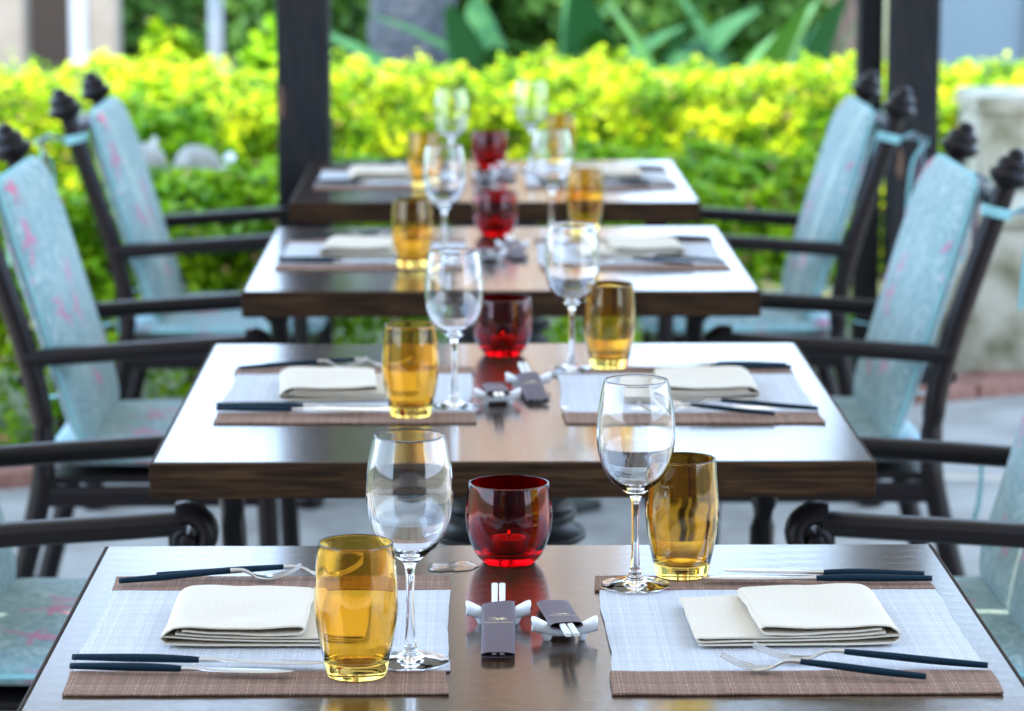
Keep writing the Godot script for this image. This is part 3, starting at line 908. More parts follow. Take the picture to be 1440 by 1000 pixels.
func make_chair(label: String) -> Node3D:
	# faces +x; the seat's middle stands over the origin
	var t := thing("dining_chair", label, "chair", Vector3.ZERO, 0.0, "chairs with aqua cushions at the tables")
	var lean := Vector3(-0.14, 0.33, 0).normalized()
	for s in [-1.0, 1.0]:
		var z: float = s * 0.285
		var pts := spline([Vector3(-0.275, 0.055, z), Vector3(-0.215, 0.28, z), Vector3(-0.19, 0.43, z), Vector3(-0.215, 0.60, z), Vector3(-0.313, 0.905, z)], 5)
		var r := even(pts.size(), 0.021)
		var p := part("back_post", loft(pts, r, r, 12), M.metal, t)
		part("finial", G.finial, M.metal, p, Transform3D(Basis(Vector3(0, 0, 1), 0.30).scaled(Vector3(1.12, 1.05, 1.12)), Vector3(-0.312, 0.898, z)))
		part("ball_foot", G.ball, M.metal, p, Transform3D(Basis.IDENTITY, Vector3(-0.275, 0, z)))
		# arm with a scrolled end
		var ap := spline([Vector3(-0.222, 0.600, z), Vector3(-0.06, 0.612, z), Vector3(0.10, 0.622, z), Vector3(0.185, 0.628, z)], 4)
		var arm := part("armrest", loft(ap, even(ap.size(), 0.023), even(ap.size(), 0.0165), 12, 0.8), M.metal, t)
		var sp := []
		var sr := []
		for k in 22:
			var a := 2.0 - k * 0.30
			var rad := 0.033 - k * 0.0011
			sp.append(Vector3(0.192 + cos(a) * rad, 0.610 + sin(a) * rad, z))
			sr.append(0.0155 - k * 0.0002)
		part("scroll", loft(sp, even(22, 0.024), sr, 10, 0.8, Vector3(0, 0, 1)), M.metal, arm)
		part("scroll_eye", G.eye, M.metal, arm, Transform3D(Basis(Vector3(1, 0, 0), PI / 2), Vector3(0.192, 0.606, z)))
		var lp := spline([Vector3(0.222, 0.06, z * 0.98), Vector3(0.212, 0.3, z * 0.98), Vector3(0.206, 0.5, z * 0.99), Vector3(0.20, 0.592, z)], 4)
		var leg := part("front_leg", loft(lp, even(lp.size(), 0.019), even(lp.size(), 0.019), 12), M.metal, t)
		part("ball_foot", G.ball, M.metal, leg, Transform3D(Basis.IDENTITY, Vector3(0.222, 0, z * 0.98)))
		part("side_rail", loft([Vector3(-0.195, 0.347, z), Vector3(0.21, 0.347, z * 0.98)], [0.014, 0.014], [0.019, 0.019], 10, 0.6), M.metal, t)
	part("front_rail", loft([Vector3(0.21, 0.347, -0.28), Vector3(0.21, 0.347, 0.28)], [0.014, 0.014], [0.019, 0.019], 10, 0.6), M.metal, t)
	part("rear_rail", loft([Vector3(-0.195, 0.347, -0.28), Vector3(-0.195, 0.347, 0.28)], [0.014, 0.014], [0.019, 0.019], 10, 0.6), M.metal, t)
	var rp := []
	for k in 60: rp.append(Vector3(-0.303, 0.878, -0.28 + 0.56 * k / 59.0))
	part("twisted_rail", loft(rp, even(60, 0.017), even(60, 0.017), 18, 1.0, Vector3(1, 0, 0), 0.55), M.metal, t)
	part("back_rail", loft([Vector3(-0.222, 0.56, -0.28), Vector3(-0.222, 0.56, 0.28)], [0.014, 0.014], [0.014, 0.014], 10), M.metal, t)
	part("seat_panel", box(Vector3(0.40, 0.012, 0.53), Vector3(0.008, 0.3725, 0), 0.003), M.metal, t)
	var seat := part("seat_cushion", G.seat_cushion, M.fabric, t, Transform3D(Basis.IDENTITY, Vector3(0.03, 0.4135, 0)))
	part("piping", G.seat_piping, M.tie, seat)
	var bb := Basis(Vector3(0, 0, 1), 0.295)
	var back := part("back_cushion", G.back_cushion, M.fabric, t, Transform3D(bb, Vector3(-0.194, 0.672, 0)))
	part("piping", G.back_piping, M.tie, back)
	for s in [-1.0, 1.0]:
		var z: float = s * 0.285
		# ribbons tied round the post
		var wrap := []
		for k in 13:
			var a := TAU * k / 12.0
			wrap.append(Vector3(-0.299 + cos(a) * 0.0255, 0.862 + cos(a) * 0.006, z + sin(a) * 0.0255))
		var rb := part("tie_ribbon", loft(wrap, even(13, 0.002), even(13, 0.011), 6, 1.0), M.tie, t)
		for k in 3:
			var q := Vector3(-0.326, 0.86, z + s * 0.012)
			var tail := spline([q, q + Vector3(-0.035 - 0.012 * k, 0.012 - 0.006 * k, s * (0.012 + 0.01 * k)), q + Vector3(-0.05 + 0.012 * k, -0.05, s * 0.02), q + Vector3(-0.052 + 0.02 * k, -0.10 - 0.035 * k, s * (0.012 + 0.012 * k))], 4)
			part("ribbon_tail", loft(tail, even(tail.size(), 0.011), even(tail.size(), 0.0018), 6, 1.0, Vector3(0.3, 0, 1)), M.tie if k != 1 else M.tie_pink, rb)
		var q2 := Vector3(-0.235, 0.43, z)
		var tl := spline([q2 + Vector3(0.01, 0.005, 0), q2 + Vector3(-0.04, -0.01, s * 0.01), q2 + Vector3(-0.045, -0.08, s * 0.012), q2 + Vector3(-0.035, -0.14, s * 0.005)], 3)
		part("ribbon_tail", loft(tl, even(tl.size(), 0.010), even(tl.size(), 0.0018), 6, 1.0, Vector3(0.3, 0, 1)), M.tie, rb)
	return t

func rim_path(h: Vector3, e: float, n: int) -> Array:
	var out := []
	for k in n + 1:
		var a := TAU * k / n
		out.append(Vector3(sign(cos(a)) * pow(abs(cos(a)), e) * h.x, 0, sign(sin(a)) * pow(abs(sin(a)), e) * h.z))
	return out

func build_chairs() -> void:
	G.finial = finial_mesh()
	G.ball = lathe(spline([Vector2(0, 0), Vector2(0.02, 0.0), Vector2(0.036, 0.012), Vector2(0.038, 0.026), Vector2(0.028, 0.042), Vector2(0.018, 0.047), Vector2(0.022, 0.056), Vector2(0.02, 0.066), Vector2(0, 0.066)], 3), 18)
	G.eye = lathe([Vector2(0, -0.027), Vector2(0.008, -0.027), Vector2(0.012, -0.024), Vector2(0.012, 0.024), Vector2(0.008, 0.027), Vector2(0, 0.027)], 14)
	var nz := noise_of(71, 0.05, 2)
	G.seat_cushion = pillow(Vector3(0.225, 0.035, 0.258), 0.22, 26, nz, 0.006)
	# the back cushion is upright: rebuild with its thin axis along x
	var bs := Shape.new()
	var hh := Vector3(0.258, 0.034, 0.268)
	var flat := pillow(hh, 0.22, 26, nz, 0.007)
	var arr := flat.surface_get_arrays(0)
	bs.v = arr[Mesh.ARRAY_VERTEX]; bs.uv = arr[Mesh.ARRAY_TEX_UV]; bs.f = arr[Mesh.ARRAY_INDEX]
	for i in bs.v.size():
		var p := bs.v[i]
		bs.v[i] = Vector3(p.y, p.x, p.z)
	G.back_cushion = bs.mesh(true)
	var sp := rim_path(Vector3(0.225, 0, 0.258), 0.22, 72)
	G.seat_piping = tube(sp, 0.0045, 6)
	var bp := []
	for p in rim_path(Vector3(0.258, 0, 0.268), 0.22, 72): bp.append(Vector3(0, p.x, p.z))
	G.back_piping = loft(bp, even(bp.size(), 0.0045), even(bp.size(), 0.0045), 6, 1.0, Vector3(1, 0, 0))
	var first := make_chair("cushioned chair left of the second table, only armrests and seat in view")
	first.position = Vector3(-0.615, 0, -4.21)
	var spots := [
		["cushioned chair right of the second table, only armrests and cushion edges in view", 0.590, -4.20, PI],
		["aqua cushioned chair at left of the third table", -0.635, -5.73, 0.0],
		["aqua cushioned chair at right of the third table", 0.595, -5.75, PI],
		["aqua cushioned chair at left of the farthest table", -0.655, -7.26, 0.0],
		["aqua cushioned chair at right of the farthest table", 0.605, -7.27, PI]]
	for s in spots:
		copy_of(first, "dining_chair", s[0], Vector3(s[1], 0, s[2]), s[3])

# ---------------------------------------------------------------- things on the tables
const TOP := 0.75

func mat_panel(x0: float, x1: float, z0: float, z1: float, thick: float, seed_: int, y0 := 0.0) -> ArrayMesh:
	# cloth sheet with slightly wandering edges
	var s := Shape.new()
	var n := noise_of(seed_, 0.035, 3)
	var nx := 26
	var nz := 40
	var up := []
	var dn := []
	for j in nz + 1:
		var ru := []
		var rd := []
		for i in nx + 1:
			var u := float(i) / nx
			var v := float(j) / nz
			var x: float = lerp(x0, x1, u)
			var z: float = lerp(z0, z1, v)
			if i == 0 or i == nx: x += n.get_noise_2d(z * 110.0, i * 10.0) * 0.006 + n.get_noise_2d(z * 4000.0, i * 10.0) * 0.0003
			if j == 0 or j == nz: z += n.get_noise_2d(x * 260.0, j * 31.0 + 7.0) * 0.002
			var y: float = max(0.0, n.get_noise_2d(x * 260.0, z * 260.0 + 90.0)) * 0.0012
			ru.append(s.add(Vector3(x, y0 + thick + y, z)))
			rd.append(s.add(Vector3(x, y0 + y * 0.8, z)))
		up.append(ru); dn.append(rd)
	for j in nz:
		for i in nx:
			s.quad(up[j][i], up[j + 1][i], up[j + 1][i + 1], up[j][i + 1])
			s.quad(dn[j][i], dn[j][i + 1], dn[j + 1][i + 1], dn[j + 1][i])
	for i in nx:
		s.quad(up[0][i], up[0][i + 1], dn[0][i + 1], dn[0][i])
		s.quad(up[nz][i + 1], up[nz][i], dn[nz][i], dn[nz][i + 1])
	for j in nz:
		s.quad(up[j + 1][0], up[j][0], dn[j][0], dn[j + 1][0])
		s.quad(up[j][nx], up[j + 1][nx], dn[j + 1][nx], dn[j][nx])
	return s.mesh(true)

func build_tableware_meshes() -> void:
	var wine := spline([Vector2(0, 0.0004), Vector2(0.015, 0.0003), Vector2(0.030, 0.0), Vector2(0.0352, 0.0006), Vector2(0.0356, 0.0016), Vector2(0.0340, 0.0022), Vector2(0.023, 0.0034), Vector2(0.012, 0.0062), Vector2(0.0062, 0.0135), Vector2(0.0044, 0.030), Vector2(0.0038, 0.055), Vector2(0.0040, 0.082), Vector2(0.0062, 0.0935), Vector2(0.0150, 0.1010), Vector2(0.0270, 0.1120), Vector2(0.0360, 0.1300), Vector2(0.0400, 0.1550), Vector2(0.0388, 0.1800), Vector2(0.0352, 0.2010), Vector2(0.0326, 0.2122), Vector2(0.0321, 0.2128), Vector2(0.0316, 0.2122), Vector2(0.0342, 0.2008), Vector2(0.0378, 0.1800), Vector2(0.0390, 0.1550), Vector2(0.0349, 0.1308), Vector2(0.0258, 0.1138), Vector2(0.0130, 0.1042), Vector2(0, 0.1020)], 5)
	wine[0].x = 0.0
	wine[-1].x = 0.0
	for i in wine.size(): wine[i] = Vector2(max(0.0, wine[i].x), max(0.0, wine[i].y))
	G.wine = lathe(wine, 72)
	var tum := spline([Vector2(0, 0.0006), Vector2(0.018, 0.0004), Vector2(0.0245, 0.0), Vector2(0.0268, 0.0008), Vector2(0.0278, 0.0040), Vector2(0.0292, 0.0110), Vector2(0.0340, 0.0330), Vector2(0.0376, 0.0560), Vector2(0.0382, 0.0700), Vector2(0.0368, 0.0950), Vector2(0.0342, 0.1205), Vector2(0.0336, 0.1222), Vector2(0.0326, 0.1208), Vector2(0.0350, 0.0950), Vector2(0.0364, 0.0700), Vector2(0.0357, 0.0560), Vector2(0.0320, 0.0340), Vector2(0.0272, 0.0180), Vector2(0.0200, 0.0132), Vector2(0.010, 0.0122), Vector2(0, 0.0120)], 5)
	for i in tum.size(): tum[i] = Vector2(max(0.0, tum[i].x), max(0.0, tum[i].y))
	G.tumbler = lathe(tum, 72)
	var can := spline([Vector2(0, 0.0005), Vector2(0.018, 0.0004), Vector2(0.0258, 0.0), Vector2(0.0285, 0.0014), Vector2(0.0365, 0.0115), Vector2(0.0432, 0.0290), Vector2(0.0460, 0.0470), Vector2(0.0452, 0.0650), Vector2(0.0428, 0.0835), Vector2(0.0419, 0.0852), Vector2(0.0408, 0.0838), Vector2(0.0430, 0.0650), Vector2(0.0437, 0.0475), Vector2(0.0410, 0.0315), Vector2(0.0342, 0.0165), Vector2(0.0260, 0.0112), Vector2(0.012, 0.0102), Vector2(0, 0.0100)], 5)
	for i in can.size(): can[i] = Vector2(max(0.0, can[i].x), max(0.0, can[i].y))
	G.holder = lathe(can, 72)
	G.cup = lathe([Vector2(0, 0), Vector2(0.0175, 0), Vector2(0.0185, 0.001), Vector2(0.0188, 0.015), Vector2(0.0183, 0.015), Vector2(0.018, 0.0115), Vector2(0, 0.0115)], 28)
	G.wax = lathe([Vector2(0, 0.0117), Vector2(0.0176, 0.0117), Vector2(0.0176, 0.0132), Vector2(0.004, 0.0128), Vector2(0, 0.0128)], 28)
	G.wick = lathe([Vector2(0, 0.013), Vector2(0.0007, 0.013), Vector2(0.0007, 0.019), Vector2(0, 0.019)], 8)
	G.flame = lathe(spline([Vector2(0, 0.0192), Vector2(0.0010, 0.0200), Vector2(0.0012, 0.0212), Vector2(0.0007, 0.0226), Vector2(0, 0.0236)], 4), 12)
	# cutlery lies along +x from the end of the handle at the origin
	for kind in [["long", 1.0], ["short", 0.87]]:
		var k: float = kind[1]
		G["knife_handle_" + kind[0]] = loft(spline([Vector3(0, 0.0042, 0), Vector3(0.004 * k, 0.0042, 0), Vector3(0.05 * k, 0.0046, 0), Vector3(0.085 * k, 0.0048, 0), Vector3(0.118 * k, 0.0042, 0)], 3), [0.0025, 0.0028, 0.0032, 0.0034, 0.0036, 0.0039, 0.0042, 0.0043, 0.0043, 0.0042, 0.004, 0.0037, 0.0033], [0.0022, 0.0025, 0.0029, 0.003, 0.0032, 0.0036, 0.0039, 0.004, 0.004, 0.0039, 0.0037, 0.0034, 0.0028], 12)
		G["knife_blade_" + kind[0]] = loft(spline([Vector3(0.1175 * k, 0.0042, 0), Vector3(0.135 * k, 0.0042, 0), Vector3(0.150 * k, 0.0042, 0.001), Vector3(0.19 * k, 0.0044, 0.002), Vector3(0.225 * k, 0.0046, 0.0015), Vector3(0.236 * k, 0.0046, 0.0)], 2), [0.0032, 0.003, 0.003, 0.004, 0.0062, 0.0078, 0.0084, 0.0078, 0.006, 0.0035, 0.0006], [0.0027, 0.0024, 0.002, 0.0016, 0.0013, 0.0011, 0.001, 0.0009, 0.0008, 0.0006, 0.0004], 12)
		G["fork_handle_" + kind[0]] = loft(spline([Vector3(0, 0.0040, 0), Vector3(0.004 * k, 0.0041, 0), Vector3(0.05 * k, 0.0062, 0), Vector3(0.09 * k, 0.0088, 0), Vector3(0.13 * k, 0.0110, 0)], 3), [0.0025, 0.0028, 0.0031, 0.0033, 0.0035, 0.0037, 0.0039, 0.004, 0.004, 0.0039, 0.0037, 0.0034, 0.003], [0.0022, 0.0025, 0.0028, 0.003, 0.0032, 0.0034, 0.0036, 0.0036, 0.0036, 0.0035, 0.0033, 0.003, 0.0027], 12)
		var s := Shape.new()
		add_loft(s, spline([Vector3(0.1295 * k, 0.0110, 0), Vector3(0.143 * k, 0.0110, 0), Vector3(0.152 * k, 0.0082, 0), Vector3(0.160 * k, 0.0042, 0), Vector3(0.172 * k, 0.0026, 0), Vector3(0.180 * k, 0.0030, 0)], 3), [0.003, 0.0029, 0.0027, 0.0026, 0.0026, 0.0027, 0.003, 0.0034, 0.0042, 0.0055, 0.0075, 0.0092, 0.0102, 0.0105, 0.0105, 0.0103], [0.0026, 0.0024, 0.0022, 0.0021, 0.002, 0.0019, 0.0018, 0.0017, 0.0016, 0.0014, 0.0013, 0.0012, 0.0011, 0.0011, 0.001, 0.001], 12)
		for tz in [-0.0088, -0.0029, 0.0029, 0.0088]:
			add_loft(s, spline([Vector3(0.178 * k, 0.0030, tz), Vector3(0.19 * k, 0.0050, tz), Vector3(0.203 * k, 0.0092, tz * 0.97), Vector3(0.214 * k, 0.0142, tz * 0.93)], 3), [0.0014, 0.0013, 0.0012, 0.0012, 0.0011, 0.0011, 0.0010, 0.0009, 0.0008, 0.0005], even(10, 0.0006), 8)
		G["fork_head_" + kind[0]] = s.mesh(true)
	# folded napkin: two shapes, the second a mirror image
	var rb := noise_of(81, 0.02, 2)
	var path := spline([Vector2(-0.094, 0.0016), Vector2(0.0, 0.0014), Vector2(0.084, 0.0018), Vector2(0.0935, 0.0034), Vector2(0.097, 0.0068), Vector2(0.0935, 0.0098), Vector2(0.084, 0.0092), Vector2(0.0, 0.0056), Vector2(-0.082, 0.0050), Vector2(-0.0925, 0.0056), Vector2(-0.0955, 0.0078), Vector2(-0.0915, 0.0098), Vector2(-0.082, 0.0094), Vector2(-0.02, 0.0084), Vector2(0.06, 0.0122), Vector2(0.082, 0.0136)], 5)
	G.napkin_low = folded_cloth(path.map(func(p): return Vector2(p.x, 0.0009 + p.y * 0.85)), 0.0015, -0.083, 0.083, rb)
	var path2 := spline([Vector2(0.078, 0.0158), Vector2(0.03, 0.0140), Vector2(-0.024, 0.0122), Vector2(-0.0335, 0.0128), Vector2(-0.0372, 0.0158), Vector2(-0.0345, 0.0190), Vector2(-0.025, 0.0198), Vector2(0.03, 0.0206), Vector2(0.078, 0.0192), Vector2(0.0885, 0.0170), Vector2(0.0945, 0.0135), Vector2(0.0975, 0.0110)], 5)
	G.napkin_top = folded_cloth(path2.map(func(p): return Vector2(p.x, 0.0009 + p.y * 0.85)), 0.0015, -0.081, 0.083, noise_of(82, 0.02, 2))
	# chopstick rest: a flared white bone shape along x
	var c := Shape.new()
	var rp := spline([Vector3(-0.0305, 0.0158, 0), Vector3(-0.029, 0.0155, 0), Vector3(-0.020, 0.0120, 0), Vector3(-0.010, 0.0086, 0), Vector3(0.0, 0.0076, 0), Vector3(0.010, 0.0086, 0), Vector3(0.020, 0.0120, 0), Vector3(0.029, 0.0155, 0), Vector3(0.0305, 0.0158, 0)], 3)
	var rw := []
	var rh := []
	for i in rp.size():
		var a: float = abs(rp[i].x) / 0.0305
		var taper: float = 0.62 if (i == 0 or i == rp.size() - 1) else 1.0
		rw.append((0.0066 + 0.0022 * a) * taper)
		rh.append((0.0036 + 0.0034 * a) * taper)
	add_loft(c, rp, rw, rh, 16, 0.75, Vector3(0, 0, 1))
	G.rest_body = c.mesh(true)
	var ft := Shape.new()
	add_loft(ft, [Vector3(0, 0.0, 0), Vector3(0, 0.0012, 0), Vector3(0, 0.005, 0), Vector3(0, 0.009, 0)], [0.0030, 0.0038, 0.0058, 0.0075], [0.005, 0.006, 0.0065, 0.0065], 12, 0.8, Vector3(1, 0, 0))
	G.rest_foot = ft.mesh(true)

func place_mat(i: int, side: float, x: float, z: float, n: int) -> void:
	var who := "left" if side < 0 else "right"
	var t := thing("place_mat", "white and brown woven mat on the %s of the %s" % [who, WHERE[i]], "place mat", Vector3(x, TOP + 0.0004, z), 0.0, "woven place mats on the tables")
	var key := "mat%d" % (n % 3)
	if not G.has(key):
		G[key] = [mat_panel(-0.171, 0.171, -0.165, 0.150, 0.0016, 200 + n), mat_panel(-0.173, 0.174, 0.151, 0.2275, 0.0021, 210 + n), mat_panel(-0.173, 0.172, -0.2275, -0.166, 0.0021, 220 + n)]
	part("white_panel", G[key][0], M.mat_white, t)
	part("brown_band", G[key][1], M.mat_brown, t)
	part("brown_band", G[key][2], M.mat_brown, t)

func napkin(i: int, side: float, x: float, z: float) -> void:
	var who := "left" if side < 0 else "right"
	var t := thing("napkin", "folded cream cloth napkin on the %s mat of the %s" % [who, WHERE[i]], "napkin", Vector3(x, TOP + 0.0036, z), 0.02 * side + (PI if side < 0 else 0.0), "folded napkins on the mats")
	t.rotation.y = [0.03, -0.02, 0.05, -0.035][i] * side + [0.0, 0.02, -0.03, 0.02][i]
	var fl := Transform3D(Basis(Vector3(side, 0, 0), Vector3.UP, Vector3(0, 0, 1)), Vector3.ZERO)
	if side < 0:
		# the left setting's napkin is folded the other way round: its own mirrored mesh
		for k in ["napkin_low", "napkin_top"]:
			if not G.has(k + "_mirror"):
				var s := Shape.new()
				var a: Array = G[k].surface_get_arrays(0)
				s.v = a[Mesh.ARRAY_VERTEX]; s.uv = a[Mesh.ARRAY_TEX_UV]; s.f = a[Mesh.ARRAY_INDEX]
				for j in s.v.size(): s.v[j] = Vector3(-s.v[j].x, s.v[j].y, s.v[j].z)
				G[k + "_mirror"] = s.mesh(true)
	var suffix := "_mirror" if side < 0 else ""
	part("lower_fold", G["napkin_low" + suffix], M.napkin, t)
	part("upper_fold", G["napkin_top" + suffix], M.napkin, t, Transform3D(Basis(Vector3.UP, 0.02), Vector3(0, 0.0004, 0)))

# a piece of cutlery from its handle's end a towards b
func cutlery(kind: String, size: String, label: String, a: Vector2, b: Vector2, y := 0.0) -> void:
	var d := b - a
	var t := thing("table_" + kind, label, kind, Vector3(a.x, TOP + 0.0046 + y, a.y), atan2(-d.y, d.x), "cutlery with dark blue handles")
	part("handle", G["%s_handle_%s" % [kind, size]], M.handle, t)
	var nm := "blade" if kind == "knife" else "fork_head"
	part(nm, G["%s_%s_%s" % [kind, "blade" if kind == "knife" else "head", size]], M.steel, t)

func setting(i: int, side: float, mx: float, mz: float) -> void:
	var w: String = WHERE[i]
	var o := Vector2(mx, mz)
	var L := func(x, z): return o + Vector2(x, z)
	if side < 0:
		cutlery("knife", "long", "longer knife at the left setting of the %s" % w, L.call(-0.174, 0.122), L.call(0.07, 0.147))
		cutlery("knife", "short", "shorter knife at the left setting of the %s" % w, L.call(-0.172, 0.154), L.call(0.04, 0.177))
		cutlery("fork", "short", "shorter fork behind the left napkin of the %s" % w, L.call(-0.166, -0.182), L.call(0.02, -0.206))
		cutlery("fork", "long", "longer fork behind the left napkin of the %s" % w, L.call(-0.13, -0.208), L.call(0.07, -0.214))
	else:
		cutlery("fork", "long", "longer fork at the right setting of the %s" % w, L.call(0.170, 0.158), L.call(-0.044, 0.118))
		cutlery("fork", "short", "shorter fork at the right setting of the %s" % w, L.call(0.108, 0.196), L.call(-0.078, 0.150))
		cutlery("knife", "long", "longer knife behind the right napkin of the %s" % w, L.call(0.170, -0.185), L.call(-0.06, -0.189))
		cutlery("knife", "short", "shorter knife behind the right napkin of the %s" % w, L.call(0.165, -0.205), L.call(-0.045, -0.221))

func gold_print(parent: Node, y: float) -> void:
	# the sleeve's gold emblem, a sprig over a line of fine print
	var s := Shape.new()
	var stroke := func(a: Vector2, b: Vector2, w0: float, w1: float):
		var d := (b - a).normalized()
		var n := Vector2(-d.y, d.x)
		var ids := []
		for q in [a + n * w0, b + n * w1, b - n * w1, a - n * w0]: ids.append(s.add(Vector3(q.x, y, q.y)))
		s.quad(ids[0], ids[1], ids[2], ids[3])
	var k := 0.00125
	for e in [[0.5, 0, 6.5, -2.0, 1.1, 0.2], [0.5, 0, 7.5, 1.2, 1.0, 0.15], [1, 0.2, 4.0, 3.4, 0.8, 0.15], [0.5, 0, 4.5, -4.2, 0.7, 0.1], [0, 0, -3.0, -4.0, 0.6, 0.15], [-3.0, -4.0, -5.2, -3.0, 0.25, 0.2], [0, 0.4, -5, -1.5, 0.5, 0.2], [-5, -1.5, -8, -2.6, 0.25, 0.2], [-0.5, 0.8, -4.5, 3.2, 0.5, 0.15], [-4.5, 3.2, -8.0, 1.8, 0.25, 0.15], [0, 1, -0.5, 5, 0.5, 0.1]]:
		stroke.call(Vector2(e[0], e[1]) * k, Vector2(e[2], e[3]) * k, e[4] * k, e[5] * k)
	var r := RandomNumberGenerator.new()
	r.seed = 4
	for i in 16:
		if i == 8: continue
		var x := (-10.5 + i * 1.4) * k
		stroke.call(Vector2(x, 0.0085), Vector2(x + r.randf_range(-0.3, 0.4) * k, 0.0125), 0.00022, 0.00022)
		var zz := r.randf_range(0.0085, 0.0125)
		stroke.call(Vector2(x - 0.00035, zz), Vector2(x + 0.0006, zz + r.randf_range(-0.001, 0.001)), 0.0002, 0.0002)
	part("gold_print", s.mesh(false), M.gold, parent)

# chopsticks in a paper sleeve, one end on its rest; the sleeve's closed end lies on the table at "low"
func chopstick_set(i: int, which: String, rest_at: Vector2, low: Vector2, turn_print: bool) -> void:
	var w: String = WHERE[i]
	var dir := (rest_at - low).normalized()
	var rt := thing("chopstick_rest", "white ceramic chopstick rest, the %s one on the %s" % [which, w], "chopstick rest", Vector3(rest_at.x, TOP + 0.0002, rest_at.y), 0.03, "white chopstick rests")
	part("body", G.rest_body, M.ceramic, rt)
	for x in [-0.0165, 0.0165]: part("foot", G.rest_foot, M.ceramic, rt, Transform3D(Basis.IDENTITY, Vector3(x, 0, 0)))
	# slope from the table up over the rest's dip
	var run := rest_at.distance_to(low)
	var rise := 0.0138
	var pitch := atan2(rise - 0.0016, run)
	# local frame: -z runs along the sleeve from its low end to the rest
	var yaw := atan2(-dir.x, -dir.y)
	var b := Basis(Vector3.UP, yaw) * Basis(Vector3(1, 0, 0), pitch)
	var at := Vector3(low.x, TOP + 0.0022, low.y)
	var st := thing("paper_sleeve", "plum paper chopstick sleeve with gold print, the %s one on the %s" % [which, w], "chopstick sleeve", at, 0.0, "paper chopstick sleeves")
	st.transform = Transform3D(b, at)
	var ln := 0.148
	# flattened tube with a slanted mouth
	var s := Shape.new()
	var half := 0.0160
	var sect := []
	for k in 24:
		var a := TAU * k / 24
		sect.append(Vector2(sign(cos(a)) * pow(abs(cos(a)), 0.6) * half, 0.0028 + sin(a) * 0.0030))
	var rings := []
	for r in 9:
		for inner in [0]:
			var ring := []
			for p in sect:
				var end: float = ln + (p.x / half) * 0.005 + (0.004 if p.y < 0.0028 else -0.002)
				ring.append(s.add(Vector3(p.x, p.y, -end * r / 8.0)))
			rings.append(ring)
	for r in 8:
		for k in 24:
			s.quad(rings[r][k], rings[r + 1][k], rings[r + 1][(k + 1) % 24], rings[r][(k + 1) % 24])
	var inr := []
	for r in 9:
		var ring := []
		for p in sect:
			var q := Vector2(p.x * 0.972, 0.0028 + (p.y - 0.0028) * 0.86)
			var end: float = ln + (p.x / half) * 0.005 + (0.004 if p.y < 0.0028 else -0.002)
			ring.append(s.add(Vector3(q.x, q.y, -end * r / 8.0)))
		inr.append(ring)
	for r in 8:
		for k in 24:
			s.quad(inr[r][(k + 1) % 24], inr[r + 1][(k + 1) % 24], inr[r + 1][k], inr[r][k])
	for k in 24:
		s.quad(rings[8][k], inr[8][k], inr[8][(k + 1) % 24], rings[8][(k + 1) % 24])
		s.quad(rings[0][(k + 1) % 24], inr[0][(k + 1) % 24], inr[0][k], rings[0][k])
	part("sleeve", s.mesh(true), M.paper, st)
	var pn := Node3D.new()
	pn.name = "emblem"
	st.add_child(pn)
	pn.transform = Transform3D(Basis(Vector3.UP, PI if turn_print else 0.0), Vector3(0.0, 0.00585, -0.094))
	gold_print(pn, 0.0)
	var ct := thing("chopsticks", "pair of pale chopsticks in the %s sleeve on the %s" % [which, w], "chopsticks", at, 0.0, "pale wooden chopsticks")
	ct.transform = Transform3D(b, at)
	for x in [-0.0037, 0.0037]:
		part("stick", loft([Vector3(x, 0.0028, -0.004), Vector3(x, 0.0028, -0.205), Vector3(x, 0.0028, -0.207)], [0.0022, 0.0032, 0.0028], [0.0012, 0.0019, 0.0016], 12, 0.45), M.chopstick, ct)

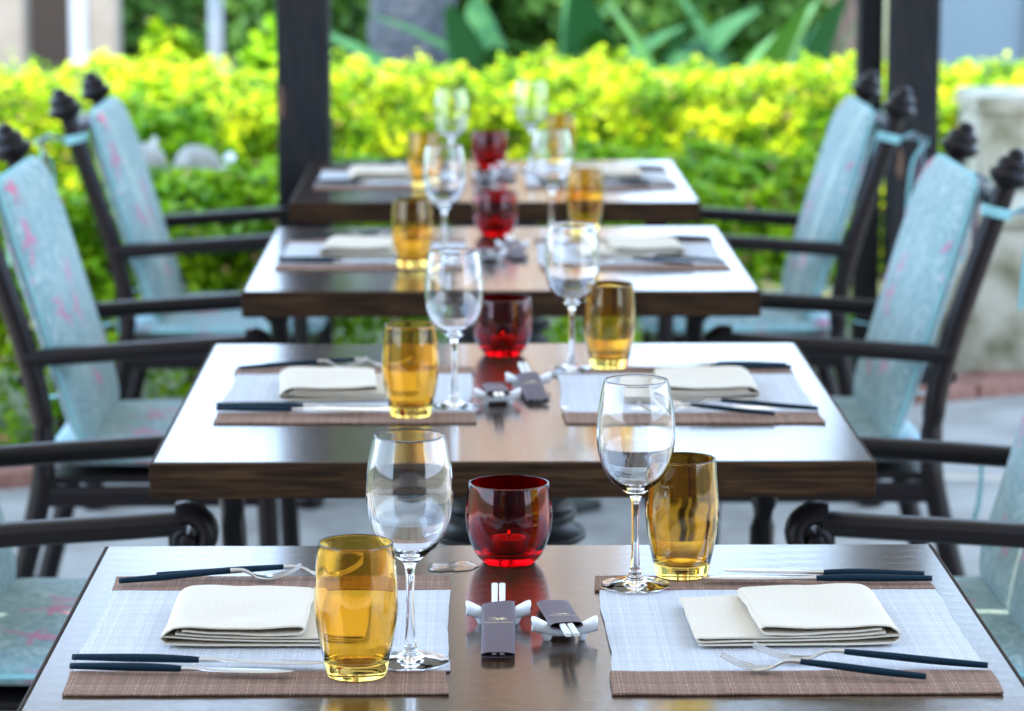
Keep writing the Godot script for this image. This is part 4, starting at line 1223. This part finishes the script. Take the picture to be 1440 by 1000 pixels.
func build_tableware() -> void:
	build_tableware_meshes()
	# per table: left mat, right mat, left tumbler, left wine, holder, right wine, right tumbler, rest a, rest b
	var lay := [
		[Vector2(-0.245, -2.866), Vector2(0.249, -2.862), Vector2(-0.156, -2.698), Vector2(-0.108, -2.742), Vector2(-0.012, -3.166), Vector2(0.115, -3.040), Vector2(0.166, -3.088)],
		[Vector2(-0.222, -4.200), Vector2(0.243, -4.195), Vector2(-0.133, -4.020), Vector2(-0.075, -4.085), Vector2(-0.005, -4.555), Vector2(0.094, -4.388), Vector2(0.150, -4.415)],
		[Vector2(-0.235, -5.745), Vector2(0.245, -5.735), Vector2(-0.160, -5.548), Vector2(-0.102, -5.640), Vector2(-0.004, -6.060), Vector2(0.106, -5.965), Vector2(0.176, -6.100)],
		[Vector2(-0.240, -7.150), Vector2(0.245, -7.140), Vector2(-0.160, -6.950), Vector2(-0.098, -7.080), Vector2(-0.008, -7.440), Vector2(0.092, -7.360), Vector2(0.165, -7.440)]]
	var n := 0
	for i in 4:
		var a: Array = lay[i]
		for sd in 2:
			var side := -1.0 if sd == 0 else 1.0
			place_mat(i, side, a[sd].x, a[sd].y, n)
			n += 1
			napkin(i, side, a[sd].x + (0.0 if side < 0 else 0.004), a[sd].y - 0.012)
			setting(i, side, a[sd].x, a[sd].y)
		for sd in 2:
			var who := "left" if sd == 0 else "right"
			var tp: Vector2 = a[2] if sd == 0 else a[6]
			var t := thing("tumbler", "amber glass tumbler on the %s mat of the %s" % [who, WHERE[i]], "tumbler", Vector3(tp.x, TOP + 0.0036, tp.y), 0.0, "amber glass tumblers")
			part("glass", G.tumbler, M.amber, t)
			var wp: Vector2 = a[3] if sd == 0 else a[5]
			var g := thing("wine_glass", "empty clear stemmed wine glass on the %s side of the %s" % [who, WHERE[i]], "wine glass", Vector3(wp.x, TOP + 0.0036, wp.y), 0.0, "clear wine glasses")
			part("glass", G.wine, M.clear, g)
		var h := thing("candle_holder", "ruby red glass candle holder in the middle of the %s" % WHERE[i], "candle holder", Vector3(a[4].x, TOP + 0.0003, a[4].y), 0.0, "red glass candle holders")
		part("glass", G.holder, M.ruby, h)
		var cn := thing("tealight_candle", "small tealight inside the red holder on the %s" % WHERE[i], "candle", Vector3(a[4].x, TOP + 0.0108, a[4].y), 0.0, "tealights in the red holders")
		part("cup", G.cup, M.tin, cn)
		part("wax", G.wax, M.wax, cn)
		part("wick", G.wick, M.twig, cn)
		part("flame", G.flame, M.flame, cn)
		if i == 0:
			chopstick_set(i, "left", Vector2(-0.0255, -2.898), Vector2(-0.027, -2.760), false)
			chopstick_set(i, "right", Vector2(0.037, -2.835), Vector2(0.029, -2.962), true)
		else:
			var c: Vector2 = [Vector2.ZERO, Vector2(0.0, 0.0), Vector2(-0.002, -1.53), Vector2(-0.004, -2.98)][i]
			chopstick_set(i, "far", Vector2(0.028, -4.250) + c, Vector2(0.040, -4.118) + c, false)
			chopstick_set(i, "near", Vector2(-0.016, -4.120) + c, Vector2(-0.020, -4.252) + c, true)
	# spilt water by the holder
	var s := Shape.new()
	var nz := noise_of(91, 0.45, 2)
	var c := s.add(Vector3(0, 0.00034, 0))
	var bt := s.add(Vector3(0, 0.0, 0))
	var rows := [[], [], []]
	for k in 48:
		var a := TAU * k / 48
		var r := 1.0 + 0.5 * nz.get_noise_2d(cos(a) * 2.0, sin(a) * 2.0)
		var d := Vector3(cos(a) * 0.027, 0, sin(a) * 0.027) * r
		rows[0].append(s.add(d * 0.80 + Vector3(0, 0.00032, 0)))
		rows[1].append(s.add(d * 0.93 + Vector3(0, 0.0002, 0)))
		rows[2].append(s.add(d))
	for k in 48:
		var k2 := (k + 1) % 48
		s.tri(c, rows[0][k], rows[0][k2])
		for j in 2: s.quad(rows[j][k], rows[j + 1][k], rows[j + 1][k2], rows[j][k2])
		s.tri(bt, rows[2][k2], rows[2][k])
	var pd := thing("water_spill", "small puddle of spilt water beside the nearest red holder", "puddle", Vector3(-0.072, TOP + 0.0003, -3.142))
	part("water", s.mesh(true), M.water, pd)

func _ready() -> void:
	rng.seed = 1
	set_view()
	make_materials()
	print("materials ", Time.get_ticks_msec())
	build_setting()
	print("setting ", Time.get_ticks_msec())
	for i in 4: build_table(i)
	build_chairs()
	print("chairs ", Time.get_ticks_msec())
	build_tableware()
	print("done ", Time.get_ticks_msec())
